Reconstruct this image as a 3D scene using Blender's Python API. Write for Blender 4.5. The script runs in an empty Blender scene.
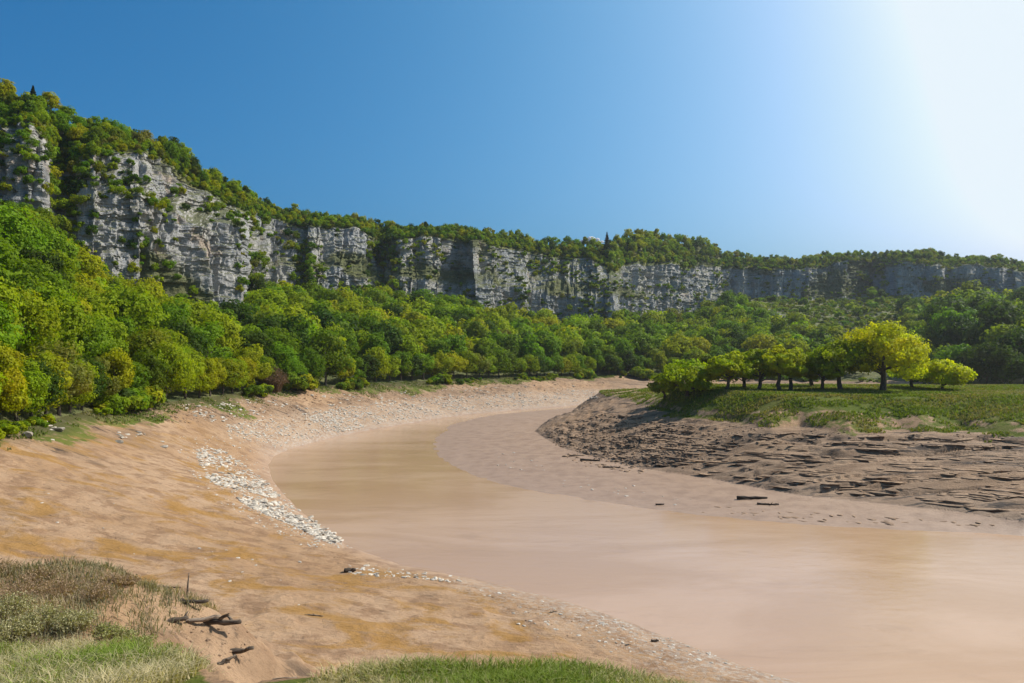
import bpy, math, random
import numpy as np
from mathutils import Vector, Matrix
from mathutils.bvhtree import BVHTree

F = 780.0; UC = 512.0; VH = 345.0; CZ = 16.0
rng = np.random.default_rng(11); random.seed(11)
scene = bpy.context.scene
COL = scene.collection

# ------------------------------------------------------------------ helpers
def h3(ix, iy, iz, s=0):
    n = (ix.astype(np.int64)*374761393 + iy.astype(np.int64)*668265263 + iz.astype(np.int64)*2147483647 + s*1274126177) & 0xffffffff
    n = ((n ^ (n >> 13)) * 1274126177) & 0xffffffff
    n = (n ^ (n >> 16)) * 2246822519 & 0xffffffff
    return ((n ^ (n >> 15)) & 0xffffff) / float(0xffffff)
def vnoise(x, y, z=None, s=0):
    x = np.asarray(x, float); y = np.asarray(y, float)
    z = np.zeros_like(x) if z is None else np.asarray(z, float)
    ix, iy, iz = np.floor(x), np.floor(y), np.floor(z)
    fx, fy, fz = x-ix, y-iy, z-iz
    fx, fy, fz = [f*f*f*(f*(f*6-15)+10) for f in (fx, fy, fz)]
    r = 0
    for a in (0, 1):
        for b in (0, 1):
            for c in (0, 1):
                r = r + h3(ix+a, iy+b, iz+c, s)*(fx if a else 1-fx)*(fy if b else 1-fy)*(fz if c else 1-fz)
    return r*2-1
def fbm(x, y, z=None, o=4, s=0):
    t, a, n = 0, 1.0, 0
    for i in range(o):
        k = 2.03**i
        t = t + a*vnoise(np.asarray(x)*k+17.3*i, np.asarray(y)*k-9.1*i, None if z is None else np.asarray(z)*k, s+i)
        n += a; a *= 0.5
    return t/n
def sstep(a, b, x):
    t = np.clip((x-a)/(b-a), 0, 1); return t*t*(3-2*t)
def mesh(name, V, Fc, mat, attrs=None, smooth=False, parent=None, n=4):
    V = np.ascontiguousarray(V, np.float32); Fc = np.ascontiguousarray(Fc, np.int32)
    me = bpy.data.meshes.new(name)
    nf, k = Fc.shape
    me.vertices.add(len(V)); me.vertices.foreach_set('co', V.ravel())
    me.loops.add(nf*k); me.loops.foreach_set('vertex_index', Fc.ravel())
    me.polygons.add(nf); me.polygons.foreach_set('loop_start', np.arange(nf, dtype=np.int32)*k)
    me.polygons.foreach_set('use_smooth', np.full(nf, smooth, bool))
    me.update(calc_edges=True)
    for an, (dom, typ, arr) in (attrs or {}).items():
        a = me.attributes.new(an, typ, dom)
        a.data.foreach_set('value' if typ == 'FLOAT' else 'color', np.ascontiguousarray(arr, np.float32).ravel())
    if mat: me.materials.append(mat)
    return me
def link(name, me, parent=None):
    o = bpy.data.objects.new(name, me); COL.objects.link(o)
    if parent: o.parent = parent
    return o
def tag(o, label=None, cat=None, group=None, kind=None):
    if label: o['label'] = label
    if cat: o['category'] = cat
    if group: o['group'] = group
    if kind: o['kind'] = kind
    return o
class Parts:
    """collects numpy pieces into one mesh"""
    def __init__(s): s.V = []; s.F = []; s.C = []; s.n = 0
    def add(s, V, Fc, col=None):
        s.V.append(np.asarray(V, float)); s.F.append(np.asarray(Fc)+s.n); s.n += len(V)
        if col is not None: s.C.append(np.broadcast_to(col, (len(Fc), 4)))
    def build(s, name, mat, smooth=False):
        at = {'tint': ('FACE', 'FLOAT_COLOR', np.concatenate(s.C))} if s.C else None
        return mesh(name, np.concatenate(s.V), np.concatenate(s.F), mat, at, smooth)

# ------------------------------------------------------------------ materials
def newmat(name):
    m = bpy.data.materials.new(name); m.use_nodes = True
    nt = m.node_tree; nt.nodes.clear()
    out = nt.nodes.new('ShaderNodeOutputMaterial')
    return m, nt, out
class N:
    def __init__(s, nt): s.nt = nt
    def __call__(s, t, **kw):
        n = s.nt.nodes.new('ShaderNode'+t)
        for k, v in kw.items():
            if k.startswith('i_'):
                n.inputs[k[2:].replace('_', ' ')].default_value = v
            else: setattr(n, k, v)
        return n
    def L(s, a, b): s.nt.links.new(a, b)
    def mix(s, fac, a, b, mode='MIX'):
        n = s.nt.nodes.new('ShaderNodeMix'); n.data_type = 'RGBA'; n.blend_type = mode
        for sock, v in ((n.inputs[0], fac), (n.inputs[6], a), (n.inputs[7], b)):
            if hasattr(v, 'links'): s.L(v, sock)
            else: sock.default_value = v if not isinstance(v, tuple) else (*v, 1)[:4]
        return n.outputs[2]
    def math(s, op, a, b=0.0, clamp=False):
        n = s.nt.nodes.new('ShaderNodeMath'); n.operation = op; n.use_clamp = clamp
        for sock, v in ((n.inputs[0], a), (n.inputs[1], b)):
            if hasattr(v, 'links'): s.L(v, sock)
            else: sock.default_value = v
        return n.outputs[0]
    def pos(s, sx=1, sy=1, sz=1):
        g = s('NewGeometry'); m = s('Mapping'); m.inputs['Scale'].default_value = (sx, sy, sz)
        s.L(g.outputs['Position'], m.inputs['Vector']); return m.outputs[0]
    def noise(s, vec, scale, detail=5, rough=.55, dist=0):
        n = s('TexNoise'); n.inputs['Scale'].default_value = scale; n.inputs['Detail'].default_value = detail
        n.inputs['Roughness'].default_value = rough; n.inputs['Distortion'].default_value = dist
        s.L(vec, n.inputs['Vector']); return n.outputs['Fac']
    def ramp(s, fac, a, b):
        n = s('MapRange'); n.inputs['From Min'].default_value = a; n.inputs['From Max'].default_value = b
        n.interpolation_type = 'SMOOTHSTEP'; s.L(fac, n.inputs['Value']); return n.outputs['Result']
    def attr(s, name):
        n = s('Attribute'); n.attribute_name = name; return n
    def bump(s, h, strength, dist, prev=None):
        n = s('Bump'); n.inputs['Strength'].default_value = strength; n.inputs['Distance'].default_value = dist
        s.L(h, n.inputs['Height'])
        if prev: s.L(prev, n.inputs['Normal'])
        return n.outputs[0]

def mat_ground():
    m, nt, out = newmat('river_mud'); n = N(nt)
    P = n.pos(); Ps = n.pos(1.1, 1.6, 1)
    big = n.noise(P, .09, 6, .6); mid = n.noise(P, .6, 6, .65); fine = n.noise(P, 5, 6, .7)
    c = n.mix(n.ramp(big, .35, .65), (.30, .178, .09), (.37, .24, .142))
    c = n.mix(n.math('MULTIPLY', n.ramp(mid, .45, .62), .8), c, (.20, .11, .055))
    # ochre algal film on the near mud
    oc = n.noise(Ps, .16, 7, .68, .6)
    of = n.math('MULTIPLY', n.ramp(oc, .49, .60), n.attr('ochre').outputs['Fac'])
    c = n.mix(n.math('MULTIPLY', of, .8), c, (.27, .135, .022))
    ll = n.ramp(n.noise(n.pos(.07, .75, .6), 1.0, 7, .7, .3), .54, .60)
    # wet, smoother mud: greyer
    wet = n.attr('wet').outputs['Fac']
    cw = n.mix(n.ramp(mid, .4, .7), (.31, .205, .14), (.25, .16, .105))
    c = n.mix(wet, c, cw)
    dm = n.attr('damp').outputs['Fac']; c = n.mix(dm, c, n.mix(n.ramp(n.noise(n.pos(.15, .5, 1), 1.2, 6, .65), .38, .62), (.15, .09, .05), (.27, .175, .105))); c = n.mix(n.math('MULTIPLY', ll, n.math('MULTIPLY', dm, 1.5, True)), c, (.045, .028, .018))
    ln = n.ramp(n.noise(n.pos(.35, 1.1, 1), .9, 8, .72, .8), .56, .64); c = n.mix(n.math('MULTIPLY', ln, n.math('SUBTRACT', .55, n.math('MULTIPLY', wet, .4))), c, (.19, .115, .065))
    sk = n.ramp(n.noise(P, 2.6, 5, .75), .60, .68); c = n.mix(n.math('MULTIPLY', sk, n.math('SUBTRACT', .75, n.math('MULTIPLY', wet, .6))), c, (.17, .10, .06))
    # gravelly speckle
    vo = n('TexVoronoi'); vo.inputs['Scale'].default_value = 3.2; n.L(P, vo.inputs['Vector'])
    gr = n.attr('gravel').outputs['Fac']
    spk = n.math('MULTIPLY', gr, n.ramp(n.noise(P, 3.5, 4, .7), .47, .56))
    cs = n.mix(vo.outputs['Color'], (.24, .19, .15), (.46, .41, .35))
    c = n.mix(n.math('MULTIPLY', spk, .8), c, cs)
    # grass
    g = n.attr('grass').outputs['Fac']
    gm = n.ramp(n.math('ADD', g, n.math('MULTIPLY', n.math('SUBTRACT', n.noise(P, .55, 7, .75), .5), 1.5)), .42, .6)
    cg = n.mix(n.ramp(n.noise(P, .25, 5, .6), .4, .62), (.075, .10, .014), (.125, .13, .03))
    cg = n.mix(n.math('MULTIPLY', n.ramp(fine, .5, .75), .5), cg, (.17, .14, .055))
    c = n.mix(gm, c, cg)
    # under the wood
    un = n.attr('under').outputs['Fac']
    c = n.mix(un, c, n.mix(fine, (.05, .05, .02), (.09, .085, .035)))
    vr = n.mix(n.math('MULTIPLY', fine, 1.0), (.78, .78, .78), (1.2, 1.2, 1.2))
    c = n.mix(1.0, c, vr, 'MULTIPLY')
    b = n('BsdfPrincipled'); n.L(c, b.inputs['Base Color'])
    r = n.math('SUBTRACT', .88, n.math('MULTIPLY', wet, .38)); n.L(r, b.inputs['Roughness'])
    n.L(n.math('SUBTRACT', .35, n.math('MULTIPLY', gm, .3)), b.inputs['Specular IOR Level'])
    dry = n.math('SUBTRACT', 1.0, n.math('MULTIPLY', wet, .8))
    hh = n.math('MULTIPLY', n.math('ADD', n.math('MULTIPLY', n.noise(n.pos(.5, 1.4, 1), 1.0, 8, .62), .8), n.math('MULTIPLY', fine, .35)), dry)
    nb = n.bump(hh, .9, .3)
    n.L(nb, b.inputs['Normal']); n.L(b.outputs[0], out.inputs[0]); return m

def mat_cliff():
    m, nt, out = newmat('limestone'); n = N(nt)
    P = n.pos(); Pz = n.pos(.22, .22, 1.6); Pv = n.pos(1, 1, .18)
    a = n.noise(P, .06, 6, .6); st = n.noise(Pz, .45, 7, .7, .4); ve = n.noise(Pv, .5, 7, .7); f = n.noise(P, 1.1, 8, .72)
    c = n.mix(n.ramp(a, .38, .62), (.32, .325, .335), (.435, .41, .375))
    c = n.mix(n.math('MULTIPLY', n.ramp(n.noise(P, .11, 7, .65), .55, .68), .6), c, (.43, .30, .19))
    c = n.mix(n.math('MULTIPLY', n.ramp(st, .53, .67), .35), c, (.20, .195, .195))
    c = n.mix(n.math('MULTIPLY', n.ramp(ve, .51, .66), .6), c, (.18, .175, .172))
    c = n.mix(n.math('MULTIPLY', n.ramp(f, .55, .75), .6), c, (.55, .52, .47))
    g = n('NewGeometry'); sx = n('SeparateXYZ'); n.L(g.outputs['Normal'], sx.inputs[0])
    up = n.ramp(n.math('ADD', sx.outputs['Z'], n.math('MULTIPLY', n.math('SUBTRACT', f, .5), 1.2)), .55, .8)
    vg = n.mix(n.noise(P, .8, 4), (.06, .085, .02), (.15, .14, .05))
    c = n.mix(n.math('MULTIPLY', up, .85), c, vg)
    c = n.mix(n.attr('veg').outputs['Fac'], c, vg)
    b = n('BsdfPrincipled'); n.L(c, b.inputs['Base Color']); b.inputs['Roughness'].default_value = .9
    b.inputs['Specular IOR Level'].default_value = .2
    nb = n.bump(n.math('ADD', st, n.math('ADD', ve, f)), .9, 1.1)
    n.L(nb, b.inputs['Normal']); n.L(b.outputs[0], out.inputs[0]); return m

def mat_hill():
    m, nt, out = newmat('hill_soil'); n = N(nt); P = n.pos()
    f = n.noise(P, .5, 7, .7); a = n.noise(P, .08, 5)
    c = n.mix(n.ramp(f, .4, .62), (.085, .10, .022), (.16, .155, .05))
    c = n.mix(n.ramp(a, .45, .6), c, (.08, .10, .025))
    sc = n.mix(n.noise(P, 2, 5, .7), (.13, .12, .115), (.25, .235, .22))
    s = n.ramp(n.math('ADD', n.attr('scree').outputs['Fac'], n.math('MULTIPLY', n.math('SUBTRACT', f, .5), .8)), .4, .6)
    c = n.mix(s, c, sc)
    b = n('BsdfPrincipled'); n.L(c, b.inputs['Base Color']); b.inputs['Roughness'].default_value = .95
    n.L(n.bump(f, 1, 1.2), b.inputs['Normal']); n.L(b.outputs[0], out.inputs[0]); return m

def mat_leaf(name='leaf', trans=.43):
    m, nt, out = newmat(name); n = N(nt)
    oi = n('ObjectInfo'); c = n.mix(1.0, oi.outputs['Color'], n.attr('tint').outputs['Color'], 'MULTIPLY')
    b = n('BsdfPrincipled'); n.L(c, b.inputs['Base Color']); b.inputs['Roughness'].default_value = .6
    b.inputs['Specular IOR Level'].default_value = .08
    t = n('BsdfTranslucent'); n.L(n.mix(1.0, c, (1.35, 1.4, .4), 'MULTIPLY'), t.inputs['Color'])
    mx = n('MixShader'); mx.inputs[0].default_value = trans
    n.L(b.outputs[0], mx.inputs[1]); n.L(t.outputs[0], mx.inputs[2]); n.L(mx.outputs[0], out.inputs[0]); return m

def mat_simple(name, c1, c2, scale=2., rough=.9, bump=.5, bd=.05, stretch=(1, 1, 1), obj=True):
    m, nt, out = newmat(name); n = N(nt)
    if obj:
        tc = n('TexCoord'); mp = n('Mapping'); mp.inputs['Scale'].default_value = stretch
        n.L(tc.outputs['Object'], mp.inputs['Vector']); P = mp.outputs[0]
    else: P = n.pos(*stretch)
    f = n.noise(P, scale, 6, .65)
    c = n.mix(n.ramp(f, .35, .65), c1, c2)
    oi = n('ObjectInfo'); c = n.mix(1.0, c, oi.outputs['Color'], 'MULTIPLY')
    b = n('BsdfPrincipled'); n.L(c, b.inputs['Base Color']); b.inputs['Roughness'].default_value = rough
    b.inputs['Specular IOR Level'].default_value = .25
    n.L(n.bump(f, bump, bd), b.inputs['Normal']); n.L(b.outputs[0], out.inputs[0]); return m

def mat_water():
    m, nt, out = newmat('muddy_water'); n = N(nt)
    P = n.pos(); Pl = n.pos(.35, 1.0, 1)
    a = n.noise(Pl, .10, 6, .6, .8)
    c = n.mix(n.ramp(a, .40, .62), (.385, .24, .14), (.45, .295, .19))
    c = n.mix(n.math('MULTIPLY', n.ramp(n.noise(Pl, .35, 7, .7, 1.0), .54, .68), .35), c, (.31, .19, .11))
    b = n('BsdfPrincipled'); n.L(c, b.inputs['Base Color']); b.inputs['Specular IOR Level'].default_value = .5
    b.inputs['IOR'].default_value = 1.33
    rr = n.ramp(n.noise(Pl, .09, 5, .6, 1.0), .35, .65); n.L(n.math('ADD', .04, n.math('MULTIPLY', rr, .10)), b.inputs['Roughness'])
    h = n.math('ADD', n.noise(n.pos(.6, 1.3, 1), 1.1, 5, .65, .5), n.math('MULTIPLY', n.noise(P, 6., 3, .6), .25))
    n.L(n.bump(h, .2, .1), b.inputs['Normal']); n.L(b.outputs[0], out.inputs[0]); return m

M_ground, M_cliff, M_hill, M_leaf, M_water = mat_ground(), mat_cliff(), mat_hill(), mat_leaf(), mat_water()
M_bark = mat_simple('bark', (.05, .04, .03), (.13, .105, .08), 3, stretch=(3, 3, .6))
M_stone = mat_simple('pale_stone', (.33, .28, .22), (.56, .51, .44), 3)
M_wood = mat_simple('weathered_wood', (.05, .035, .025), (.20, .155, .115), 3, stretch=(.5, 4, 4))
M_blade = mat_leaf('grass_blade', .3)
M_mudlump = mat_simple('dark_mud', (.19, .12, .07), (.33, .22, .14), 3)

# ------------------------------------------------------------------ plan of the place
def uy(u, y): return ((u-UC)/F*y, y)
def px(u, v, z): y = (CZ-z)*F/(v-VH); return uy(u, y)
S_out = [px(800, 683, 0), px(740, 665, 0), px(690, 646, 0), px(650, 630, 0), px(600, 612, 0), px(560, 600, 0), px(520, 590, 0), px(480, 580, 0), px(440, 572, 0), px(400, 565, 0),
         px(345, 545, 0), px(325, 530, 0), px(305, 515, 0), px(285, 496, 0), px(272, 480, 0), px(268, 465, 0), px(274, 456, 0), px(290, 449, 0), px(330, 438, 0),
         px(365, 431, 0), px(400, 425, 0), px(435, 419, 0), px(470, 414, 0), px(515, 410, 0), px(560, 407, 0), px(600, 402, 0),
         (36, 226), (60, 230), (90, 218), (106, 190), (125, 176), (200, 172), (420, 172), (420, 5), (150, 5), (60, 18), (25, 31)]
M0 = [(420, 80), (150, 62), (80, 62), px(1024, 536, 0), px(980, 533, 0), px(900, 530, 0), px(800, 525, 0), px(740, 519, 0), px(700, 515, 0), px(620, 505, 0), px(580, 499, 0), px(540, 492, 0),
      px(505, 485, 0), px(480, 478, 0), px(455, 467, 0), px(440, 458, 0), px(433, 448, 0), px(433, 440, 0), px(450, 425, 0), px(475, 418, 0), px(500, 414, 0), px(535, 411, 0), px(570, 408, 0), px(590, 406, 0),
      (30, 203), (50, 203), (80, 190), (98, 170), (120, 160), (200, 155), (420, 155)]
M1 = [(420, 92), (150, 74), px(1024, 521, .8), px(960, 512, .8), px(900, 505, .8), px(850, 500, .8), px(800, 495, .8), px(760, 488, .8), px(720, 480, .8), px(680, 474, .8), px(640, 468, .8), px(600, 458, .8), px(570, 450, .8), px(548, 440, .8),
      px(535, 431, .8), px(545, 422, .8), px(565, 417, .8), (15, 182), (28, 193), (45, 192), (60, 186), (80, 172), (96, 160), (120, 150), (200, 148), (420, 148)]
M2 = [(420, 118), (150, 101), px(1024, 433, 5.6), px(990, 430, 5.6), px(960, 427, 5.6), px(930, 431, 5.6), px(900, 428, 5.6), px(850, 431, 5.6), px(800, 426, 5.6), px(770, 428, 5.6), px(740, 421, 5.6), px(690, 417, 5.4), px(655, 410, 5.0), px(630, 406, 4.4), px(606, 404, 3.6), (20, 176), (32, 180), (60, 166), (92, 152), (120, 143), (200, 142), (420, 142)]
M3 = [(420, 132), (150, 113), px(1024, 397, 9), px(960, 396, 9), px(900, 397, 9), px(850, 396, 9), px(800, 397, 9), px(740, 393, 9), px(715, 390, 9), px(685, 388, 9), (27, 128), (33, 137), (60, 135), (150, 132), (420, 136)]
def segd(P, poly, closed=True):
    A = np.array(poly, float); B = np.roll(A, -1, 0)
    if not closed: A, B = A[:-1], B[:-1]
    X, Y = P[:, 0], P[:, 1]; d = np.full(len(X), 1e18)
    for (ax, ay), (bx, by) in zip(A, B):
        ux, uy_ = bx-ax, by-ay; L = ux*ux+uy_*uy_+1e-12
        t = np.clip(((X-ax)*ux+(Y-ay)*uy_)/L, 0, 1)
        d = np.minimum(d, (X-ax-t*ux)**2+(Y-ay-t*uy_)**2)
    return np.sqrt(d)
def inside(P, poly):
    A = np.array(poly, float); B = np.roll(A, -1, 0); X, Y = P[:, 0], P[:, 1]; r = np.zeros(len(X), bool)
    for (ax, ay), (bx, by) in zip(A, B):
        c = (ay > Y) != (by > Y)
        xx = ax+(Y-ay)/(by-ay if by != ay else 1e-9)*(bx-ax)
        r ^= c & (X < xx)
    return r
# bank on which the camera stands, and the hummock of dead plants at its left
B1 = [px(-120, 640, 10.4), px(0, 636, 10.6), px(60, 634, 10.8), px(130, 642, 11.2), px(195, 660, 11.7), px(215, 690, 12), (-3.4, 8.4), (-2.2, 8.6), px(330, 725, 12), px(400, 705, 12), px(520, 697, 12), px(600, 704, 12), px(680, 730, 12), (4, 7.0), (12, 5), (22, -10), (0, -60), (-60, -60), (-40, 8)]
B2 = [px(-200, 560, 9.8), px(0, 568, 9.6), px(60, 572, 9.2), px(110, 582, 8.8), px(125, 600, 8.6), px(60, 640, 9.2), (-14, 14), (-40, 14)]

# key profile beyond the river: u -> (tree line y,z), cliff base, ledge front, ledge back, cliff top, ridge  as (y, v)
K = {
 -60: ((60, 8.8), (150, 215), (155, 150), (157, 142), (162, 118), (182, 104)),
 0:   ((68, 8.5), (165, 205), (169, 150), (171, 143), (176, 124), (190, 112)),
 42:  ((78, 8.3), (168, 205), (171, 163), (173, 152), (178, 136), (192, 116)),
 60:  ((84, 8.2), (170, 240), (178, 200), (186, 175), (192, 152), (200, 122)),
 84:  ((92, 8.1), (172, 268), (176, 205), (180, 182), (184, 156), (202, 126)),
 115: ((100, 8.), (176, 288), (180, 200), (184, 186), (188, 145), (208, 134)),
 150: ((108, 7.9), (183, 303), (187, 203), (196, 187), (201, 155), (220, 146)),
 175: ((114, 7.8), (191, 311), (195, 214), (205, 196), (210, 170), (227, 158)),
 200: ((121, 7.7), (201, 316), (205, 224), (218, 206), (224, 192), (240, 178)),
 244: ((138, 7.6), (216, 318), (221, 234), (234, 224), (242, 214), (260, 201)),
 253: ((141, 7.5), (262, 306), (268, 256), (273, 246), (286, 217), (302, 205)),
 270: ((147, 7.5), (280, 312), (285, 266), (290, 256), (300, 218), (317, 208)),
 300: ((157, 7.4), (290, 314), (294, 268), (298, 258), (304, 224), (322, 217)),
 320: ((162, 7.3), (292, 314), (296, 268), (300, 258), (306, 226), (326, 220)),
 355: ((174, 7.2), (305, 316), (309, 272), (313, 262), (319, 231), (337, 225)),
 380: ((183, 7.1), (314, 312), (322, 282), (329, 266), (337, 240), (352, 231)),
 400: ((190, 7.), (312, 318), (318, 280), (323, 270), (330, 238), (352, 231)),
 440: ((204, 6.8), (322, 320), (328, 284), (334, 272), (342, 238), (362, 231)),
 456: ((209, 6.7), (334, 316), (340, 282), (344, 270), (352, 241), (370, 231)),
 475: ((216, 6.6), (325, 328), (330, 290), (336, 274), (344, 241), (366, 233)),
 520: ((231, 6.4), (345, 332), (352, 292), (363, 272), (373, 252), (391, 241)),
 560: ((246, 6.1), (355, 338), (362, 296), (373, 276), (385, 257), (401, 245)),
 590: ((257, 5.9), (352, 340), (358, 300), (369, 284), (385, 261), (401, 247)),
 613: ((262, 5.8), (350, 340), (356, 306), (362, 292), (378, 274), (401, 247)),
 622: ((264, 5.7), (384, 328), (390, 298), (394, 288), (402, 264), (430, 245)),
 640: ((268, 5.5), (402, 328), (406, 298), (409, 288), (413, 265), (440, 240)),
 700: ((272, 5.2), (446, 322), (450, 298), (453, 288), (458, 267), (476, 243)),
 725: ((270, 5.), (462, 302), (466, 298), (471, 288), (477, 269), (490, 257)),
 745: ((268, 5.), (470, 298), (474, 294), (478, 286), (483, 273), (500, 263)),
 800: ((262, 4.8), (462, 302), (467, 294), (471, 288), (476, 274), (495, 265)),
 850: ((256, 4.7), (472, 301), (477, 292), (481, 284), (486, 267), (500, 260)),
 872: ((254, 4.6), (482, 292), (488, 292), (494, 280), (500, 266), (510, 259)),
 900: ((250, 4.6), (455, 301), (460, 288), (463, 282), (467, 268), (490, 258)),
 935: ((240, 4.6), (450, 302), (454, 288), (457, 282), (461, 269), (484, 259)),
 960: ((205, 4.6), (446, 303), (450, 290), (453, 284), (458, 270), (480, 262)),
 1000: ((188, 4.8), (440, 304), (445, 292), (448, 286), (453, 273), (474, 266)),
 1024: ((186, 5.), (430, 305), (436, 296), (440, 290), (446, 280), (465, 273)),
 1110: ((184, 5.), (400, 316), (406, 302), (410, 297), (417, 289), (440, 281)),
}
ku = np.array(sorted(K)); kth = np.arctan((ku-UC)/F)
KR = np.zeros((6, len(ku))); KZ = np.zeros((6, len(ku)))
for j, u in enumerate(ku):
    for i, (y, q) in enumerate(K[u]):
        if 740 < u < 1030 and i: q = q+(0, 5, 3, 0, -5, -4)[i]
        KR[i, j] = y/math.cos(kth[j]); KZ[i, j] = q if i == 0 else CZ+(VH-q)*y/F+(0 if i != 1 else (-3.2 if y < 250 else 2.5))
# columns: fine inside the view, coarse all round
th_f = np.linspace(math.atan(-560/F), math.atan(560/F), 1150)
th_l = -np.geomspace(1, math.pi/abs(th_f[0]), 46)[1:][::-1]*abs(th_f[0]); th_r = -th_l[::-1]
TH = np.concatenate([th_l, th_f, th_r]); NC = len(TH)
R = np.zeros((6, NC)); Z = np.zeros((6, NC))
thn = TH.copy()
for i in range(6):
    kt = np.concatenate([[-math.pi], [-1.9], kth, [1.9], [math.pi]])
    back_r = [90, 190, 195, 200, 210, 240][i]; back_z = [9, 18, 19, 20, 21, 22][i]
    kr = np.concatenate([[back_r], [back_r], KR[i], [back_r*1.3], [back_r]])
    kz = np.concatenate([[back_z], [back_z], KZ[i], [back_z], [back_z]])
    R[i] = np.interp(TH, kt, kr); Z[i] = np.interp(TH, kt, kz)
# natural irregularity of the cliff line
for i in range(1, 6):
    R[i] += 1.5*vnoise(TH*38, TH*0+1.5)+1.6*vnoise(TH*90, TH*0+.3, s=4)
for i in (4, 5): Z[i] += 1.6*vnoise(TH*45, TH*0+i, s=8)+.8*vnoise(TH*130, TH*0+i, s=9)
Z[2] += 2.2*vnoise(TH*50, TH*0, s=12); Z[3] += 2.0*vnoise(TH*50, TH*0, s=12)
TL = np.stack([R[0]*np.sin(TH), R[0]*np.cos(TH)], 1)
TLp = TL[::6]

def ground(P):
    """height and masks of the river bank at points P (n,2)"""
    X, Y = P[:, 0], P[:, 1]; n = len(X)
    dS = segd(P, S_out); d0 = segd(P, M0); d1 = segd(P, M1); d2 = segd(P, M2); d3 = segd(P, M3); dT = segd(P, TLp)
    iS = inside(P, S_out); i0 = inside(P, M0); i1 = inside(P, M1); i2 = inside(P, M2); i3 = inside(P, M3)
    th = np.arctan2(X, Y); zT = np.interp(th, TH, Z[0])
    t = dS/(dS+dT+1e-6)
    wobble = fbm(X*.05, Y*.05, s=3)
    z = .07*fbm(X*.5, Y*.4, o=4, s=2)+zT*(t**.92)+.35*wobble*np.minimum(1, dS/8)*np.minimum(1, dT/4)
    z += .10*fbm(X*.22, Y*.5, s=5)*np.minimum(1, dS/3)+.10*(1-np.abs(fbm(X*.35, Y*.45, o=4, s=6))*2)*np.minimum(1, dS/3)*sstep(90, 60, Y)
    rough = sstep(.45, .9, t)*np.minimum(1, dT/1.)
    z += rough*(.55*fbm(X*.12, Y*.2, o=3, s=21))
    # low eroded ledges on the outer bank toward the bend
    far = sstep(120, 160, Y)
    z += far*np.minimum(1, dS/6)*np.minimum(1, dT/2)*.6*fbm(X*.07, Y*.22, o=3, s=31)
    bed = -np.minimum(2.0, .12*np.minimum(dS, d0))
    s01 = d0/(d0+d1+1e-6); s12 = d1/(d1+d2+1e-6); s23 = d2/(d2+d3+1e-6)
    z01 = .05*fbm(X*.35, Y*.5, o=4, s=8)+.8*s01**1.1+.05*fbm(X*.3, Y*.6, s=7)*np.minimum(1, d0/4)
    tipf = sstep(28, 8, X-.05*Y)      # the lumpy end of the bank
    along = X*.055; q = .8+4.8*s12**.9
    w = np.minimum(1, d1/1.5)*np.minimum(1, d2/2.5)
    q = q+w*(.45*fbm(X*.035, Y*.14, o=4, s=41)+.26*fbm(X*.07, Y*.5, o=3, s=43)+.5*tipf*fbm(X*.12, Y*.35, o=2, s=44))
    def stepped(q, h, s, ax, ay):
        wv = .9*fbm(X*ax, Y*ay, o=3, s=s); qq = q/h+wv; k = np.floor(qq); fr = qq-k
        return (k+sstep(0.0, .45, fr)*.9+.1*fr-wv)*h-q
    am = sstep(-.25, .25, fbm(X*.05, Y*.12, s=47)); am2 = sstep(-.2, .3, fbm(X*.08, Y*.2, s=48))
    z12 = q+w*(am*stepped(q, .6, 45, .025, .05)+.9*am2*stepped(q, .30, 46, .03, .10))
    z12 = z12+w*(.04+.14*tipf)*fbm(X*.3, Y*.9, o=2, s=49)-w*.5*np.maximum(0, 1-np.abs(fbm(X*.04, Y*.3, o=3, s=50))*7)
    z23 = 5.6+3.4*s23**.8+(.22*fbm(X*.12, Y*.4, o=5, s=51)+.12*fbm(X*.8, Y*.8, o=3, s=52))*np.minimum(1, d2/1.)*np.minimum(1, d3/.8)
    z3 = 9+.25*fbm(X*.12, Y*.12, s=53)*np.minimum(1, d3/3)
    zi = np.where(i3, z3, np.where(i2, z23, np.where(i1, z12, z01)))
    z = np.where(iS, np.where(i0, zi, bed), z)
    # near bank and hummock
    s1 = segd(P, B1)*np.where(inside(P, B1), -1, 1); s2 = segd(P, B2)*np.where(inside(P, B2), -1, 1)
    rr = np.hypot(X, Y)
    top1 = np.interp(np.where(Y > 0, rr, 0), [0, 3, 9.5, 15, 20], [14.4, 14.0, 12.1, 10.7, 9.8])+.12*fbm(X*.6, Y*.6, s=60)
    nz = .9*fbm(X*.35, Y*.35, o=5, s=61)
    zb1 = top1-np.maximum(0, s1+nz)*1.05
    top2 = 9.3+.3*fbm(X*.3, Y*.3, s=62)
    zb2 = top2-np.maximum(0, s2+nz*1.6)*.75
    zo = z
    zb = np.maximum(zb1, zb2); dk = np.abs(zb-z); z = np.maximum(z, zb)+.3*np.maximum(0, 1-dk/1.2)**2
    onb = (z > zo+.02)
    # masks
    gn = fbm(X*.08, Y*.08, o=4, s=70)
    grass = np.where(iS, np.where(i2, 1.0, np.where(i1, .7*sstep(.84, 1.0, s12+.16*gn)+.0, 0)), 0)
    grass = np.where(i2 & ~i3, .50+.50*sstep(.1, .6, s23+.5*gn), grass)
    edge = sstep(9, 2, dT+9*gn)*np.where(iS, 0, 1); grass = np.maximum(grass, .62*edge)
    flat = np.maximum(sstep(.3, -.3, s1), .45*sstep(.6, -.6, s2))
    grass = np.maximum(grass, .85*flat)
    wet = np.where(i0 & ~i1, 1-.35*s01, 0)
    wet = np.where(i1, np.clip(1-d1/5., 0, 1)*.4, wet)
    wet = np.where(~iS, np.clip(1-dS/3., 0, 1)*.6, wet)
    wet = np.where(onb, 0, np.where(iS & ~i0, 1, wet))
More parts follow.
